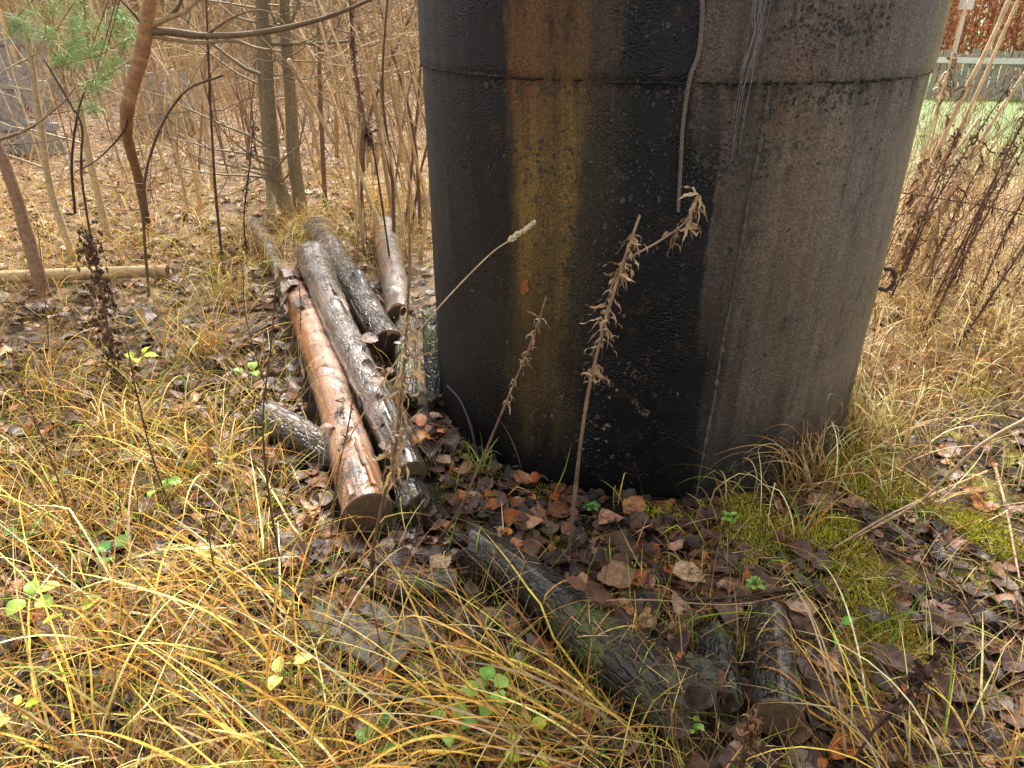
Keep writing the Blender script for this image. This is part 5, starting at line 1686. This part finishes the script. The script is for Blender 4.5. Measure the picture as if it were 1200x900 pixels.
for u_, v_, Y in centers:
    for q in range(3):
        c = pt(u_, v_, Y) + rng.normal(0, .035, 3)
        m_ = 60
        a = rng.normal(0, 1, (m_, 3))
        a[:, 2] += .15
        a /= np.linalg.norm(a, axis=1)[:, None]
        s0 = c + a * .008 + rng.normal(0, .012, (m_, 3))
        e_ = s0 + a * rng.uniform(.05, .10, (m_, 1)) - np.array([0, 0, .015])
        w_ = np.cross(a, rng.normal(0, 1, (m_, 3)))
        w_ /= np.linalg.norm(w_, axis=1)[:, None]
        V = np.stack([s0 - w_ * .0016, s0 + w_ * .0016, e_], 1).reshape(-1, 3)
        b.add(V, None, np.arange(m_ * 3).reshape(-1, 3), np.repeat(np.clip(pick([(110, 160, 96), (130, 175, 110), (150, 180, 120), (96, 140, 84), (170, 150, 90)], m_), .01, .8), 3, 0))
    nx.append(pt(u_, v_, Y))
b.build('needle', M_NEEDLE, pine, smooth=False, kind='stuff')
for c in nx[::3]:
    b = MB()
    tube(b, spline([top_ + np.array([0, 0, .3]), (top_ + c) / 2 + np.array([0, .05, .15]), c], 14), np.linspace(.005, .002, 14), 5, lin(110, 84, 62))
    b.build('twig', M_BARK, pine)

# old board fence at the left
def board_fence(u0, u1, v0, v1, Y, ztop, n, label, lean=.12, wfrac=.9):
    A, B = pt(u0, v0, Y), pt(u1, v1, Y)
    A[2] = B[2] = 0
    A[2] = float(gh(A[0], A[1]))
    B[2] = float(gh(B[0], B[1]))
    root = empty('board_fence', A, label, 'fence', 'old board fences')
    d = B - A
    L = np.linalg.norm(d[:2])
    dx = d / L
    nrm = np.array([dx[1], -dx[0], 0])
    pw = L / n

    def slabb(p, along, up, wdt, h, thk, name, seed):
        b = MB()
        V = []
        for z_ in np.linspace(0, 1, 4):
            for s_, o_ in ((-.5, 0), (.5, 0), (.5, 1), (-.5, 1)):
                V.append(p + along * wdt * s_ * (1 + .08 * random.gauss(0, 1)) + up * h * (z_ + (0.02 * random.gauss(0, 1) if z_ == 1 else 0)) + nrm * thk * o_)
        f = [[0, 3, 2, 1], [12, 13, 14, 15]]
        for k_ in range(3):
            for e in range(4):
                f.append([k_ * 4 + e, k_ * 4 + (e + 1) % 4, (k_ + 1) * 4 + (e + 1) % 4, (k_ + 1) * 4 + e])
        b.add(np.array(V), f, None, (1, 1, 1))
        return b.build(name, M_BOARD, root, smooth=False)
    for q in range(n):
        p = A + dx * (q + .5) * pw
        up = np.array([0, 0, 1]) + dx * random.gauss(-lean, .07) + nrm * random.gauss(0, .03)
        slabb(p, dx, up, pw * wfrac, ztop * random.uniform(.9, 1.05), .025, 'board', q)
    for z_ in (.30, .72):
        p = (A + B) / 2 + np.array([0, 0, ztop * z_]) + nrm * .03
        slabb(p, np.array([0, 0, 1.0]), dx, .09, L * .5, .04, 'rail', 1)
        slabb(p, np.array([0, 0, 1.0]), -dx, .09, L * .5, .04, 'rail', 2)


board_fence(-60, 78, 165, 165, 8.6, 1.05, 9, 'leaning grey board fence at the left edge behind the saplings', .15)
board_fence(150, 232, 150, 150, 10.2, .78, 7, 'lower grey board fence behind the orange pine limb', .05)
board_fence(-40, 70, 90, 90, 12.5, 1.35, 8, 'upper grey board fence far behind at the left edge', .12)

# ------------------------------------------------------------ yard at right: rail, pickets, russet hedge, white post
fr = empty('picket_fence', pt(1090, 110, 15.3), 'low grey picket fence with a white rail across the yard', 'fence')
M_WHITE = plain_mat('white_paint', (.75, .75, .76), .5, 8, .12, .001)
A = pt(1085, 110, 15.3)
A[2] = 0
B = pt(1330, 112, 14.2)
B[2] = 0
d = B - A
L = np.linalg.norm(d)
d /= L
nr = np.array([d[1], -d[0], 0])


def cuboid(p, ax, ay, az_):
    p = np.array(p, float)
    V = np.array([p + sx * ax + sy * ay + sz * az_ for sz in (0, 1) for sx, sy in ((-.5, -.5), (.5, -.5), (.5, .5), (-.5, .5))])
    return V, [[0, 3, 2, 1], [4, 5, 6, 7], [0, 1, 5, 4], [1, 2, 6, 5], [2, 3, 7, 6], [3, 0, 4, 7]]


n = int(L / .13)
pk = None
for q in range(n):
    p = A + d * (q + .5) * .13
    b = MB()
    V, f = cuboid((p[0], p[1], float(gh(p[0], p[1])) - .02), d * .10, nr * .02, np.array([0, 0, random.uniform(.84, .95)]))
    b.add(V, f, None, (1, 1, 1))
    b.build('picket', M_BOARD, fr, smooth=False)
b = MB()
V, f = cuboid((A + B) / 2 + np.array([0, 0, .58]) + nr * .035, d * L, nr * .04, np.array([0, 0, .10]))
b.add(V, f)
b.build('rail', M_WHITE, fr, smooth=False)
b = MB()
p = pt(1122, 45, 17.0)
p[2] = 0
V, f = cuboid(p + np.array([0, 0, 1.50]), np.array([.2, 0, 0]), np.array([0, .2, 0]), np.array([0, 0, .9]))
b.add(V, f)
V, f = cuboid(p + np.array([0, 0, -.05]), np.array([.07, 0, 0]), np.array([0, .07, 0]), np.array([0, 0, 1.548]))
b.add(V, f)
b.thing('post', M_WHITE, p, 'white painted post at the hedge behind the picket fence', 'post', smooth=False)
# russet hedge: many small leaves spread over its volume
hd = MB()
nH = 26000
hx = rng.uniform(0, 16, nH)
hz = rng.uniform(0, 1, nH) ** .8 * (2.6 + .5 * vnoise(hx * .8, hx * 0, 5))
hy = rng.normal(0, .45, nH) * (1.1 - .3 * hz / 2.6)
hA = pt(1040, 80, 18.0)
px_, py_ = hA[0] + hx * d[0] - hy * nr[0], hA[1] + hx * d[1] - hy * nr[1]
V, uv = leaf_verts(nH, rng.uniform(.06, .12, nH), rng.uniform(.02, .04, nH), rng.normal(.1, .3, nH), rng.normal(0, .4, nH), rng.normal(0, .3, nH), 2, 3)
M = rotmat(rng.uniform(0, 6.28, nH), rng.normal(-.9, .6, nH), rng.normal(0, .8, nH))
V = np.einsum('nij,nabj->nabi', M, V) + np.stack([px_, py_, hz], -1)[:, None, None]
base = (np.arange(nH) * 6)[:, None]
q = np.arange(2)[None] * 2
f = np.stack([base + q, base + q + 1, base + q + 3, base + q + 2], -1).reshape(-1, 4)
hc = np.clip(pick([(176, 104, 70), (190, 120, 84), (150, 84, 58), (204, 140, 104), (130, 76, 54)], nH), .01, .8)
hroot = empty('hedge', hA * np.array([1, 1, 0]), 'russet brown hedge behind the picket fence', 'hedge')
hd.add(V.reshape(-1, 3), f, None, np.repeat(hc, 6, 0))
hd.build('foliage', M_CURL, hroot, kind='stuff')
b = MB()
for q in range(160):
    t = random.uniform(0, 16)
    p = np.array([hA[0] + t * d[0], hA[1] + t * d[1], -.05])
    twig_branch(b, p, np.array([random.gauss(0, .3), random.gauss(0, .3), 1]), random.uniform(1.5, 2.6), .02, 1, np.array(lin(120, 84, 64)), .3, 4)
b.build('stem', M_BARK, hroot)
